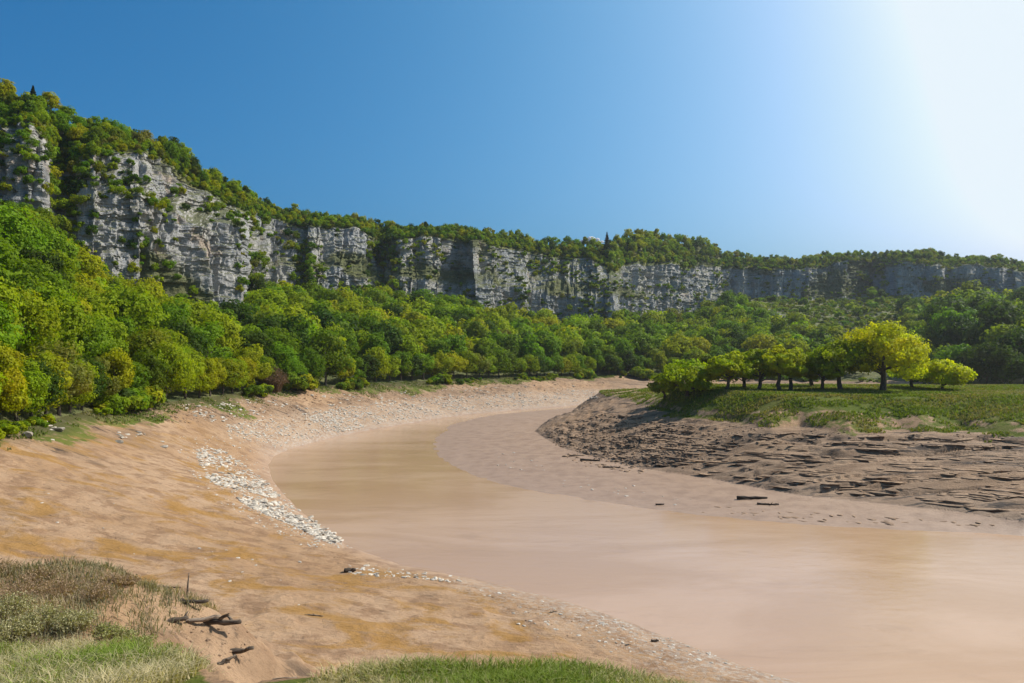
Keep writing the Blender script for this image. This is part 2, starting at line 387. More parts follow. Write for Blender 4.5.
    damp = np.where(i1 & ~i2, .62+.38*sstep(-.1, .35, fbm(X*.09, Y*.25, o=4, s=72)), 0)
    damp = np.where(~iS & ~onb, np.maximum(.75*sstep(.42, .62, t+.12*gn)*sstep(85, 110, Y)*(dT > .5), .8*rough)*sstep(-.35, .2, fbm(X*.1, Y*.1, s=73)), damp)
    damp = np.where(onb, .5*sstep(-.2, .3, fbm(X*.5, Y*.5, o=4, s=75)), damp)
    ochre = np.where(~iS & ~onb, sstep(1.5, 6, dS)*sstep(120, 80, Y), 0)
    gravel = np.where(~iS & ~onb, sstep(100, 125, Y)*sstep(.62, .3, t)*1.0, 0)
    gravel = np.maximum(gravel, np.where(~iS & ~onb, sstep(7, 1.5, dS)*sstep(-.3, .3, gn+.1)*.75*sstep(60, 45, Y)*(X > -4), 0))
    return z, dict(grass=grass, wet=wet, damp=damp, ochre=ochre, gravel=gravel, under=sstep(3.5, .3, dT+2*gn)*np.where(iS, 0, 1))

# ------------------------------------------------------------------ river bank sheet
n1, n2 = 90, 680
rows = []
for a in np.linspace(0, 1, n1, endpoint=False): rows.append(1.0*(30/1.0)**a*np.ones(NC))
for a in np.linspace(0, 1, n2): rows.append(1/((1-a)/30+a/R[0]))
rr = np.array(rows); gx = rr*np.sin(TH); gy = rr*np.cos(TH)
NR = len(rows)
PG = np.stack([gx.ravel(), gy.ravel()], 1)
gz, masks = ground(PG)
gz = gz.reshape(NR, NC); gz[-1] = Z[0]
def gridfaces(nr, nc):
    i = np.arange((nr-1)*nc).reshape(nr-1, nc)[:, :-1].ravel() if False else (np.arange(nr-1)[:, None]*nc+np.arange(nc-1)[None, :]).ravel()
    return np.stack([i, i+1, i+nc+1, i+nc], 1)
V = np.stack([gx, gy, gz], 2).reshape(-1, 3)
Fg = gridfaces(NR, NC)
c0 = len(V); V = np.vstack([V, [[0, 0, 14.4]]])
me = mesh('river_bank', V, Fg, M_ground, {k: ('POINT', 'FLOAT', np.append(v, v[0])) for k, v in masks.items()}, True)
tag(link('river_bank', me), kind='structure')
# small cap under the camera
cap = np.stack([gx[0], gy[0], gz[0]], 1)[::20]; cv = np.vstack([cap, [[0, 0, gz[0].mean()]]]); kk = len(cap)
cf = np.array([[i, (i+1) % kk, kk] for i in range(kk)])
me = mesh('ground_cap', cv, cf, M_ground, {k: ('POINT', 'FLOAT', np.full(len(cv), 1.0 if k == 'grass' else 0.)) for k in masks}, True)
tag(link('ground', me), kind='structure')
def gh(x, y):
    return ground(np.array([[x, y]], float))[0][0]
PVG = VH-(gz-CZ)*F/np.maximum(gy, .01); CMV = np.minimum.accumulate(PVG, 0)
def unproj(U, Vp):
    """points of the ground seen at picture positions"""
    U = np.atleast_1d(np.asarray(U, float)); Vp = np.atleast_1d(np.asarray(Vp, float)); out_ = []
    th = np.arctan((U-UC)/F); js = np.clip(np.searchsorted(TH, th), 1, NC-1)
    P = np.zeros((len(U), 2)); zr = np.zeros(len(U))
    for q in range(len(U)):
        col = CMV[:, js[q]]; k = int(np.searchsorted(-col, -Vp[q])); k = min(max(k, 1), NR-1)
        a = np.clip((col[k-1]-Vp[q])/(col[k-1]-col[k]+1e-9), 0, 1)
        r_ = rr[k-1, js[q]]*(1-a)+rr[k, js[q]]*a; zr[q] = gz[k-1, js[q]]*(1-a)+gz[k, js[q]]*a
        P[q] = r_*math.sin(th[q]), r_*math.cos(th[q])
    return P, zr

# ------------------------------------------------------------------ hill and cliffs
def seg(i, j, n, end=False):
    t = np.linspace(0, 1, n, endpoint=end)[:, None]
    return R[i]*(1-t)+R[j]*t, Z[i]*(1-t)+Z[j]*t
nT, nA, nL, nC_, nQ = 70, 96, 12, 44, 16
segs = [seg(0, 1, nT), seg(1, 2, nA), seg(2, 3, nL), seg(3, 4, nC_), seg(4, 5, nQ, True)]
HR = np.concatenate([s[0] for s in segs]); HZ = np.concatenate([s[1] for s in segs])
# beyond the ridge, on to the horizon
ext = [(25, -1), (70, -3), (200, -12), (900, -30), (4000, -60)]
HR = np.vstack([HR]+[HR[-1:]*0+R[5]+a for a, b in ext]); HZ = np.vstack([HZ]+[Z[5][None]+b for a, b in ext])
HX = HR*np.sin(TH); HY = HR*np.cos(TH); NH = len(HR)
rT, rA, rL, rC = nT, nT+nA, nT+nA+nL, nT+nA+nL+nC_
# talus irregularity
tt = np.linspace(0, 1, nT)[:, None]
HZ[:nT] += (tt*(1-tt)*4)*(2.2*fbm(HX[:nT]*.03, HY[:nT]*.03, s=80)+1.0*fbm(HX[:nT]*.12, HY[:nT]*.12, s=81))
HZ[:nT] += tt*(1-tt)*4*(-2.5)
# outward direction of each column
bx, by = HX[rT], HY[rT]
ker = np.ones(9)/9
tx = np.gradient(np.convolve(np.pad(bx, 4, 'edge'), ker, 'valid')); ty = np.gradient(np.convolve(np.pad(by, 4, 'edge'), ker, 'valid'))
L = np.hypot(tx, ty)+1e-9; nx, ny = ty/L, -tx/L
arc = np.concatenate([[0], np.cumsum(np.hypot(np.diff(bx), np.diff(by)))])
A = np.broadcast_to(arc, (NH, NC))
rows_i = np.arange(NH)[:, None]
w = np.clip((rows_i-rT)/8., 0, 1)*np.clip((rC+3-rows_i)/4., 0, 1)
wz = HZ
def ridged(n): return 1-np.abs(n)*2
bl = fbm(A*.05, wz*.02, o=3, s=90)*2.2                      # buttresses
col_ = vnoise(A*.22, wz*.035, s=91)*2.0-1.2*np.abs(vnoise(A*.5, wz*.06, s=87))*1.5
crack = -np.maximum(0, ridged(vnoise(A*.33+.6*vnoise(A*.1, wz*.1, s=94), wz*.05, s=92))-.76)*6.0
zz = wz*.42+.45*vnoise(A*.03, wz*.05, s=95); kf = np.floor(zz); fr = zz-kf
bed_ = (h3(kf, np.floor(A*.05+h3(kf, kf*0, kf*0, 3)*3), kf*0, 5)-.5)*.8
z2 = wz*1.3+.4*vnoise(A*.08, wz*.2, s=96); k2 = np.floor(z2)
bed2 = (h3(k2, np.floor(A*.16+h3(k2, k2*0, k2*0, 9)*6), k2*0, 6)-.5)*.75
fine_ = fbm(A*.8, wz*.55, o=3, s=97)*1.0
D = (bl+col_+crack+bed_+bed2+fine_)*w
ledge = np.exp(-((rows_i-(rA+nL/2))/14.)**2)
HX = HX+nx*D; HY = HY+ny*D
inface = ((rows_i > rT) & (rows_i <= rC)).astype(float)
HZ = HZ+w*.35*vnoise(A*.5, wz*.5, s=98)
# cliff vegetation mask
veg = sstep(.22, .45, fbm(A*.035, wz*.06, o=4, s=100)+.35*ledge-.12)*.9
Vh = np.stack([HX, HY, HZ], 2)
UU = np.broadcast_to(UC+F*np.tan(np.clip(TH, -1.2, 1.2)), (NH, NC)); PV = VH-(HZ-CZ)*F/np.maximum(HY, 1)
scree = sstep(16, 4, np.abs((PV-312)-(UU-765)*.72)+np.abs(UU-785)*.25)*((UU > 745) & (UU < 835))
def part_sheet(name, a, b, mat, attrs):
    v = Vh[a:b+1].reshape(-1, 3)
    me = mesh(name, v, gridfaces(b-a+1, NC), mat, {k: ('POINT', 'FLOAT', arr[a:b+1].ravel()) for k, arr in attrs.items()}, False)
    return tag(link(name, me), kind='structure')
part_sheet('wooded_slope_terrain', 0, rT, M_hill, {'scree': scree})
part_sheet('limestone_cliff_terrain', rT, rC, M_cliff, {'veg': veg})
part_sheet('plateau_terrain', rC, NH-1, M_hill, {'scree': scree*0})

# ------------------------------------------------------------------ water
me = mesh('river_water', [(-60, 12, 0), (420, 12, 0), (420, 262, 0), (-60, 262, 0)], [[0, 1, 2, 3]], M_water)
tag(link('river_water', me), kind='structure')

# ------------------------------------------------------------------ foliage meshes
def leaves(C, Nn, size, r):
    """quads at C with normals Nn"""
    n = len(C); a = r.normal(size=(n, 3)); t1 = np.cross(Nn, a); t1 /= np.linalg.norm(t1, axis=1, keepdims=True)+1e-9
    t2 = np.cross(Nn, t1); s = size*(.65+.7*r.random((n, 1))); asp = .55+.35*r.random((n, 1))
    q = np.stack([C-t1*s, C-t2*s*asp+t1*s*.15*r.normal(size=(n, 1)), C+t1*s, C+t2*s*asp+Nn*s*.3*r.normal(size=(n, 1))], 1)
    return q.reshape(-1, 3), np.arange(n*4).reshape(n, 4)
def sph(n, r):
    d = r.normal(size=(n, 3)); return d/np.linalg.norm(d, axis=1, keepdims=True)
def crown_pts(seed, H, W, base, nl, nleaf, flat=1.0, topy=.0, open_=.0):
    """lobed crown: list of lobe centres, leaf centres, normals, lobe index"""
    r = np.random.default_rng(seed)
    cz = base+(H-base)*.5; rz = (H-base)*.5; rx = W*.5
    d = sph(nl*3, r); d = d[d[:, 2] > -.75][:nl]; nl = len(d)
    rad = .52+.26*r.random(nl)
    C = np.stack([d[:, 0]*rx*rad, d[:, 1]*rx*rad, cz+d[:, 2]*rz*rad], 1)
    C[:, :2] *= (1-.28*np.clip((C[:, 2]-cz)/rz, 0, 1))[:, None]
    lr = (W*.5)*(.26+.2*r.random(nl)); lr *= (1-.42*open_)
    C = np.vstack([C, [[0, 0, cz]]]); lr = np.append(lr, rx*.5); nl += 1
    wts = lr**2; wts[-1] *= .35; cnt = (nleaf*wts/wts.sum()).astype(int)
    P, Nn, I = [], [], []
    for i in range(nl):
        dd = sph(cnt[i], r); k = .62+.42*r.random((cnt[i], 1))**.6
        sc = np.array([1, 1, .78*flat])
        p = C[i]+dd*sc*lr[i]*k
        # sub clumping
        p += .16*lr[i]*np.stack([vnoise(p[:, 0]*1.3, p[:, 1]*1.3, p[:, 2]*1.3, s=200+j) for j in range(3)], 1)*2
        out_ = p-np.array([0, 0, cz-rz*.3]); out_ /= np.linalg.norm(out_, axis=1, keepdims=True)+1e-9
        nn = dd*.8+out_*.35+sph(cnt[i], r)*.55; nn /= np.linalg.norm(nn, axis=1, keepdims=True)
        P.append(p); Nn.append(nn); I.append(np.full(cnt[i], i))
    return C, lr, np.concatenate(P), np.concatenate(Nn), np.concatenate(I)
def crown_mesh(name, seed, H, W, base, nl, nleaf, size, **kw):
    C, lr, P, Nn, I = crown_pts(seed, H, W, base, nl, nleaf, **kw)
    P[:, 2] = np.maximum(P[:, 2], .15)
    r = np.random.default_rng(seed+5)
    V, Fc = leaves(P, Nn, size, r)
    lt = .88+.24*r.random(len(C)); hue = r.normal(size=len(C))*.06
    b = lt[I]*(.85+.3*r.random(len(P))); c = np.stack([b*(1+hue[I]), b, b*(1-hue[I]), np.ones(len(P))], 1)
    return mesh(name, V, Fc, M_leaf, {'tint': ('FACE', 'FLOAT_COLOR', c)}), C
def tube(pts, rads, k=7):
    pts = np.array(pts, float); V, Fc = [], []
    for i, p in enumerate(pts):
        d = pts[min(i+1, len(pts)-1)]-pts[max(i-1, 0)]; d /= np.linalg.norm(d)+1e-9
        a = np.cross(d, [.3, .9, .1]); a /= np.linalg.norm(a); b = np.cross(d, a)
        for j in range(k):
            an = 2*math.pi*j/k; V.append(p+rads[i]*(1+.12*math.sin(3*an+i))*(a*math.cos(an)+b*math.sin(an)))
    for i in range(len(pts)-1):
        for j in range(k): Fc.append((i*k+j, i*k+(j+1) % k, (i+1)*k+(j+1) % k, (i+1)*k+j))
    m = len(V); V += [pts[0], pts[-1]]
    for j in range(k):
        Fc.append((m, m, (j+1) % k, j)); e = (len(pts)-1)*k; Fc.append((m+1, m+1, e+j, e+(j+1) % k))
    Fc = [f for f in Fc]
    return np.array(V), np.array(Fc)
def fixfaces(Fc):
    return Fc
def trunk_mesh(name, seed, H, base, C, r0, lean=.3, nb=8):
    r = random.Random(seed); pr = Parts()
    top = np.array([r.uniform(-lean, lean), r.uniform(-lean, lean), H*.72]); fork = max(base*.8, H*.18)
    path = [np.array([0, 0, -.5])]+[np.array([top[0]*(t)+.12*r.uniform(-1, 1), top[1]*t+.12*r.uniform(-1, 1), H*.72*t]) for t in (.08, .2, .35, .5, .7, 1)]
    rad = [r0*1.5, r0*1.15, r0, r0*.85, r0*.65, r0*.4, r0*.1]
    pr.add(*tube(path, rad, 8))
    idx = list(range(len(C))); r.shuffle(idx)
    for i in idx[:nb]:
        c = C[i]; s = max(fork, min(c[2]-.25*np.hypot(c[0], c[1])-.6, H*.6)); st = np.array([top[0]*s/(H*.72), top[1]*s/(H*.72), s])
        mid = (st+c)*.5+np.array([r.uniform(-.3, .3), r.uniform(-.3, .3), r.uniform(-.2, .5)])
        rb = r0*.42*(1-s/H*.6)
        pr.add(*tube([st, st*.6+mid*.4, mid, c*.75+mid*.25, c], [rb, rb*.85, rb*.65, rb*.4, rb*.12], 6))
    return tri_quads(pr, name, M_bark)
def tri_quads(pr, name, mat):
    """tube meshes contain degenerate cap quads (a,a,b,c): write through from_pydata"""
    V = np.concatenate(pr.V); Fc = np.concatenate(pr.F)
    faces = [tuple(f[1:]) if f[0] == f[1] else tuple(f) for f in Fc.tolist()]
    me = bpy.data.meshes.new(name); me.from_pydata(V.tolist(), [], faces); me.materials.append(mat)
    me.polygons.foreach_set('use_smooth', [True]*len(faces)); me.update(); return me

# variants: (mesh crown, mesh trunk), all 10 m high nominal
near_v, mid_v = [], []
for i in range(7):
    W = [8.6, 7.8, 9.4, 7.2, 8.2, 9., 7.5][i]
    cm, C = crown_mesh('crown_near', 300+i, 10, W, [.2, .5, .1, .3, .1, .4, .6][i], 36, 9500, .17)
    near_v.append((cm, trunk_mesh('trunk_near', 40+i, 10, 1.2, C, .22), W))
for i in range(6):
    W = [8.4, 7.4, 9.2, 7.9, 6.8, 8.8][i]
    cm, C = crown_mesh('crown_mid', 400+i, 10, W, [.1, .3, .05, .4, .1, .2][i], 30, 4400, .25)
    mid_v.append((cm, trunk_mesh('trunk_mid', 60+i, 10, 1.2, C, .2, nb=5), W))
shrub_v = []
for i in range(4):
    cm, C = crown_mesh('shrub_foliage', 500+i, 3.2, [3.6, 3., 4.2, 3.4][i], .05, 12, 1100, .17); shrub_v.append((cm, [3.6, 3., 4.2, 3.4][i]))

# ------------------------------------------------------------------ where the trees of the wood stand
PALN = ['lime-green', 'bright yellow-green', 'mid-green', 'olive-green', 'dark green', 'brownish new-leaf']
PAL = [(.225, .30, .006), (.32, .35, .005), (.13, .21, .007), (.175, .22, .010), (.05, .09, .008), (.19, .19, .03)]
trees = []   # dict
cellr = 3.2; grid = {}
def ok(x, y, z, r):
    k = (int(x//6), int(y//6))
    for a in (-2, -1, 0, 1, 2):
        for b in (-2, -1, 0, 1, 2):
            for (qx, qy, qz, qr) in grid.get((k[0]+a, k[1]+b), ()):
                if (x-qx)**2+(y-qy)**2+(.6*(z-qz))**2 < ((r+qr)*.5)**2: return False
    grid.setdefault(k, []).append((x, y, z, r)); return True
c_in = np.where((TH > math.atan(-545/F)) & (TH < math.atan(545/F)))[0]
def sample(a, b, n, fn):
    ri = rng.integers(a, b, n*3); pw = R[0][c_in]; ci = rng.choice(c_in, n*3)
    for i, j in zip(ri, ci):
        x, y, z = Vh[i, j]; fn(i, j, x, y, z)
def scrub(u, v): return 742 < u < 905 and v < 326+(u-742)*.32 and v > 270 and not (u > 850 and v < 300)
def fn_talus(i, j, x, y, z):
    u, v = UU[i, j], PV[i, j]; t = i/nT
    if scrub(u, v):
        return
    near = y < 150
    H = rng.uniform(9.5, 14.5)*(1.05 if near else 1.08)
    if t < .04: H *= .7
    if t > .72 and y < 250: H *= .62
    if t > .74 and u > 640: H *= .45
    if t > .85 and 250 < u <= 640: H *= .75
    if u < 60 and t > .6: H *= .75
    if t > .95: return
    if u > 930 and t < .6: H *= 1.5
    if ok(x, y, z, H*.50): trees.append(dict(x=x, y=y, z=z, H=H, u=u, v=v, t=t, zone='talus'))
def fn_plateau(i, j, x, y, z):
    u, v = UU[i, j], PV[i, j]
    H = rng.uniform(3.2, 8.2)*(.68 if u > 250 else 1)*(1.2 if y > 400 else 1)
    if i < rC+6: H = rng.uniform(1.8, 3.6)
    if u > 745: H *= .75
    if 84 < u < 250: H *= .78
    if u < 48 and i < rC+10: H *= .6
    if 610 < u < 715: H *= 1.2
    if ok(x, y, z, H*.45): trees.append(dict(x=x, y=y, z=z, H=H, u=u, v=v, t=(i-rC)/nQ, zone='top'))
# first row along the mud
for j in c_in[::1]:
    x, y, z = Vh[1, j]; H = rng.uniform(6.5, 13.0) if y > 150 else rng.uniform(6.5, 10.5)
    if UU[1, j] > 940: H = rng.uniform(11, 15)
    if ok(x, y, z, H*.52): trees.append(dict(x=x, y=y, z=z, H=H, u=UU[1, j], v=PV[1, j], t=0., zone='talus'))
sample(2, nT+2, 16000, fn_talus)
sample(rC+1, rC+nQ+2, 7000, fn_plateau)
shr = []
gul = [(90, 240, .07, ''), (52, 84, .95, 'tall'), (0, 50, .05, ''), (84, 250, .10, ''), (250, 266, .85, ''), (288, 312, .8, ''), (308, 362, .12, ''), (358, 398, .9, ''), (398, 448, .2, ''), (448, 466, .4, ''), (466, 520, .1, ''), (520, 612, .36, ''), (612, 632, .25, ''), (632, 720, .10, ''), (720, 760, .35, ''), (760, 860, .1, ''), (860, 890, .85, ''), (890, 1030, .1, '')]
gridS = {}; CLG = sstep(-.1, .35, fbm(A*.06, wz*.09, s=111))
def okS(x, y, z, r):
    k = (int(x//4), int(y//4), int(z//4))
    for a in (-1, 0, 1):
        for b in (-1, 0, 1):
            for c in (-1, 0, 1):
                for (qx, qy, qz, qr) in gridS.get((k[0]+a, k[1]+b, k[2]+c), ()):
                    if (x-qx)**2+(y-qy)**2+(z-qz)**2 < ((r+qr)*.55)**2: return False
    gridS.setdefault(k, []).append((x, y, z, r)); return True
def fn_face(i, j, x, y, z):
    u, v = UU[i, j], PV[i, j]; g = [q for q in gul if q[0] <= u < q[1]]
    p = g[0][2] if g else .2
    if rA-3 <= i <= rL+4: p = max(p, .5 if u < 245 else .3)
    if i > rC-3: p = max(p, .3)
    if i < rT+10: p = max(p, .4)
    if rng.random() > p*(.08+1.3*CLG[i, j]): return
    H = rng.uniform(1.1, 2.9)*(1.7 if p > .6 else 1)
    if okS(x, y, z, H*.7): shr.append(dict(x=x+nx[j]*.3, y=y+ny[j]*.3, z=z-.4, H=H, u=u, v=v, zone='face' if p < .6 else 'gully', t=(i-rT)/(rC-rT)))
sample(rT+2, rC+1, 8000, fn_face)
def fn_scrub(i, j, x, y, z):
    u, v = UU[i, j], PV[i, j]
    if scrub(u, v) and scree[i, j] < .4:
        H = rng.uniform(1.4, 3.6) if rng.random() < .9 else rng.uniform(5, 7)
        if okS(x, y, z, H*.9): shr.append(dict(x=x, y=y, z=z-.2, H=H, u=u, v=v, zone='scrub', t=i/nT))
sample(2, nT, 14000, fn_scrub)

edge = []
for j in c_in[::3]:
    for k_ in range(2 if vnoise(np.array([arc[j]*.09]), np.array([.5]), s=79)[0] > -.1 else 0):
        a_ = rng.uniform(.972, 1.0); r_ = R[0][j]*a_; x, y = r_*math.sin(TH[j]), r_*math.cos(TH[j])
        edge.append(dict(x=x, y=y, z=float(np.interp(r_, rr[:, j], gz[:, j]))-.2, H=rng.uniform(.6, 1.4)+2.6*max(0, float(vnoise(np.array([x*.12]), np.array([y*.12]), s=77)[0])+.25), u=UU[0, j], v=PV[0, j], zone='edge', t=0))
def colour(t, near):
    u, y, v = t['u'], t['y'], t['v']
    n = float(vnoise(np.array([t['x']*.035]), np.array([t['y']*.035]), s=120)[0]); r = rng.random()+.35*n
    if t['zone'] == 'top': w_ = [.25, .12, .3, .13, .16, .04]
    elif u > 935 and t['t'] < .6 and y < 330: w_ = [.02, .0, .2, .1, .68, 0]  # back-lit shade of the right-hand wood, put into mostly dark leaf colours
    elif y < 150: w_ = [.44, .11, .28, .06, .10, .01]
    elif u < 620: w_ = [.36, .10, .30, .11, .12, .01]
    elif u < 745: w_ = [.3, .06, .4, .15, .08, .01]
    else: w_ = [.22, .06, .42, .18, .12, 0]
    if t['zone'] in ('face', 'gully'): w_ = [.2, .05, .4, .2, .13, .02]
    if t['zone'] == 'scrub': w_ = [.1, .02, .3, .45, .03, .1]
    k = int(np.searchsorted(np.cumsum(w_)/sum(w_), min(.999, max(0, rng.random()))))
    t['k'] = k; c = np.array(PAL[k])*(1+.14*rng.normal())
    t['c'] = tuple(np.clip(c*(1+.05*rng.normal(size=3)), .004, .3))
for t in trees+shr+edge:
    colour(t, 0); t['rot'] = rng.uniform(0, 6.28); t['sw'] = rng.uniform(.88, 1.15)

# ------------------------------------------------------------------ meadow trees (given by where they stand)
def on_meadow(u, y): x = (u-UC)/F*y; return x, y, gh(x, y)
OAKS = [  # u, y, height, width, base, colour, lobes, leaves, label
 (884, 118, 10.9, 14.6, 1.9, (.50, .50, .006), 46, 17000, 'tallest oak on the meadow, wide bright yellow-green crown over a short dark trunk'),
 (840, 119, 8.6, 10.6, 1.6, (.24, .28, .008), 34, 12000, 'broad olive-green oak on the meadow leaning against the tallest yellow oak'),
 (943, 120, 5.0, 8.6, .8, (.44, .46, .006), 26, 8000, 'low round yellow-green oak at the outer end of the meadow oaks'),
 (791, 121, 7.4, 6.4, 1.5, (.33, .37, .010), 24, 7000, 'slim green oak next to the olive oak in the meadow row'),
 (779, 120, 7.8, 6.2, 1.7, (.37, .40, .010), 24, 7000, 'middle one of three slim meadow oaks with bare lower trunks'),
 (760, 122, 7.2, 6.2, 1.6, (.30, .35, .010), 24, 7000, 'first of three slim meadow oaks beside the gap in the row'),
 (727, 120, 6.2, 7.4, 1.3, (.32, .37, .008), 26, 8000, 'small flat-topped green oak with dark forked trunk near the meadow point'),
 (688, 124, 6.2, 9.6, .5, (.28, .35, .008), 28, 9000, 'wide low bushy green oak standing on the point of the meadow'),
 (744, 127, 6.6, 7.0, .9, (.22, .27, .010), 22, 6000, 'green oak half hidden behind the slim meadow oaks near the gap'),
 (812, 130, 7.4, 6.4, 1.8, (.09, .12, .014), 22, 6000, 'dark green oak half hidden behind the olive oak on the meadow'),
 (708, 132, 5.8, 5.6, .9, (.12, .15, .014), 22, 6000, 'small green oak half hidden behind the point of the meadow row'),
 (665, 131, 5.0, 6.0, .3, (.25, .30, .010), 20, 5000, 'lowest leafy green oak at the tip of the meadow beside the river bend'),
 (912, 126, 5.6, 7.6, .6, (.36, .40, .008), 22, 6000, 'low bright oak filling the gap between the tallest oak and the round end oak'),
 (822, 121, 6.4, 5.6, 1.0, (.26, .30, .008), 22, 6000, 'short dark-trunked green oak close beside the broad olive oak'),
]
occ = []
for q, (u, y, H, W, base, c, nl, nf, lab) in enumerate(OAKS):
    x, y, z = on_meadow(u, y); base *= .6; W *= 1.12 if H < 10 else 1.0
    cm, C = crown_mesh('crown', 700+q, H, W, base, nl+14, nf, .19, flat=.7, open_=.75)
    e = bpy.data.objects.new('oak_tree', None); COL.objects.link(e); e.location = (x, y, z-.1)
    e.empty_display_size = .5
    tag(e, lab, 'oak tree', 'oaks standing on the river meadow')
    o = link('crown', cm, e); o.color = (*c, 1)
    tm = trunk_mesh('trunk', 800+q, H, base, C, .035*H+.03, lean=.5, nb=14); link('trunk', tm, e)
    occ.append((x, y, z+H*.5+base*.4, W*.5, (H-base)*.5))

# ------------------------------------------------------------------ which trees show, by rays from the camera position
ico_v, ico_f = [], []
import bmesh
bm = bmesh.new(); bmesh.ops.create_icosphere(bm, subdivisions=2, radius=1)
iv = np.array([v.co[:] for v in bm.verts]); ifc = np.array([[v.index for v in f.verts] for f in bm.faces]); bm.free()
tv, tf, owner = [], [], []; off = 0
every = trees+shr
for k, t in enumerate(every):
    rx = (t['H']*.41*t['sw']) if t['zone'] in ('talus', 'top') else t['H']*.5
    cz = t['z']+t['H']*.5
    tv.append(iv*[rx, rx, t['H']*.5]+[t['x'], t['y'], cz]); tf.append(ifc+off); off += len(iv); owner += [k]*len(ifc)
for (x, y, z, a, b) in occ:
    tv.append(iv*[a*.85, a*.85, b*.9]+[x, y, z]); tf.append(ifc+off); off += len(iv); owner += [-1]*len(ifc)
hs = Vh[:rC+nQ:2, ::3]; nr_, nc_ = hs.shape[:2]; gf = gridfaces(nr_, nc_)
tv.append(hs.reshape(-1, 3)); f3 = np.vstack([gf[:, [0, 1, 2]], gf[:, [0, 2, 3]]]); tf.append(f3+off); off += nr_*nc_; owner += [-1]*len(f3)
gs = np.stack([gx, gy, gz], 2)[::3, ::4]; nr_, nc_ = gs.shape[:2]; gf = gridfaces(nr_, nc_)
tv.append(gs.reshape(-1, 3)); f3 = np.vstack([gf[:, [0, 1, 2]], gf[:, [0, 2, 3]]]); tf.append(f3+off); owner += [-1]*len(f3)
bvh = BVHTree.FromPolygons(np.concatenate(tv).tolist(), np.concatenate(tf).tolist())
hit = np.zeros(len(every)); cu = np.zeros(len(every)); cvv = np.zeros(len(every))
org = Vector((0, 0, CZ))
for v in np.arange(80, 400, 2.6):
    for u in np.arange(1, 1024, 2.6):
        h = bvh.ray_cast(org, Vector(((u-UC)/F, 1, (VH-v)/F)).normalized())
        if h[2] is not None:
            k = owner[h[2]]
            if k >= 0: hit[k] += 1; cu[k] += u; cvv[k] += v
for k, t in enumerate(every):
    t['hit'] = hit[k]
    if hit[k]: t['cu'], t['cv'] = cu[k]/hit[k], cvv[k]/hit[k]
print('trees', len(trees), 'shrubs', len(shr), 'visible', sum(1 for t in trees if t['hit'] > 0), sum(1 for t in shr if t['hit'] > 0))
vis = sorted([t for t in trees if t['hit'] > 0], key=lambda t: -t['hit'])
ind = vis[:298]; rest = [t for t in trees if t not in ind]
svis = sorted([t for t in shr if t['hit'] > 0 and t['zone'] != 'scrub'], key=lambda t: -t['hit'])
sind = svis[:170]

# labels --------------------------------------------------------------
ORD = ['first', 'second', 'third', 'fourth', 'fifth', 'sixth', 'seventh', 'eighth', 'ninth', 'tenth', 'eleventh', 'twelfth', 'thirteenth', 'fourteenth', 'fifteenth', 'sixteenth', 'seventeenth', 'eighteenth', 'nineteenth', 'twentieth']
def where(u):
    for a, s in ((84, 'near the left edge'), (165, 'below the tall grey cliff'), (250, 'below the grey cliff nose'), (310, 'below the cliff recess'), (380, 'below the dark gully'), (460, 'below the middle cliffs'), (540, 'below the jutting buttress'), (620, 'below the stepped cliff'), (690, 'below the white cliff'), (745, 'on the wooded spur'), (830, 'behind the slim oaks'), (940, 'behind the tallest oak')):
        if u < a: return s
    return 'in the shaded right-hand wood'
def wtop(u):
    for a, s in ((84, 'above the far left rock'), (250, 'above the tall grey cliff'), (380, 'above the recessed cliff'), (470, 'above the middle cliffs'), (612, 'above the jutting buttress'), (745, 'above the white cliff'), (870, 'above the distant low cliff')):
        if u < a: return s
    return 'above the far right cliff'
def ordinal(lst, key, fmt):
    b = {}
    for t in lst: b.setdefault(key(t), []).append(t)
    for kk_, v in b.items():
        v.sort(key=lambda t: t['cu'])
        for i, t in enumerate(v):
            if len(v) == 1: o = 'only'
            elif i == len(v)-1: o = 'rightmost'
            elif i == 0: o = 'leftmost'
            else: o = ORD[i] if i < len(ORD) else 'far along'
            t['label'] = fmt(t, kk_, o)
def tkey(t):
    if t['zone'] == 'top': return (PALN[t['k']], wtop(t['cu']), 'cliff-top')
    return (PALN[t['k']], where(t['cu']), 'riverside' if t['t'] < .12 else ('lower slope' if t['t'] < .42 else ('mid-slope' if t['t'] < .75 else 'upper slope')))
ordinal(ind, tkey, lambda t, k, o: f"{o} {k[0]} {k[2]} tree {k[1]}" if o == 'only' else f"{o} from left of the {k[0]} {k[2]} trees {k[1]}" if o not in ('leftmost', 'rightmost') else f"{o} of the {k[0]} {k[2]} trees {k[1]}")
def fkey(t):
    return (PALN[t['k']], wtop(t['cu']).replace('above', 'on'), 'upper-ledge' if t['t'] > .6 else ('mid-face' if t['t'] > .3 else 'cliff-foot'))
ordinal(sind, fkey, lambda t, k, o: f"{o} {k[0]} {k[2]} shrub {k[1]}" if o == 'only' else f"{o} from left of the {k[0]} {k[2]} shrubs {k[1]}" if o not in ('leftmost', 'rightmost') else f"{o} of the {k[0]} {k[2]} shrubs {k[1]}")

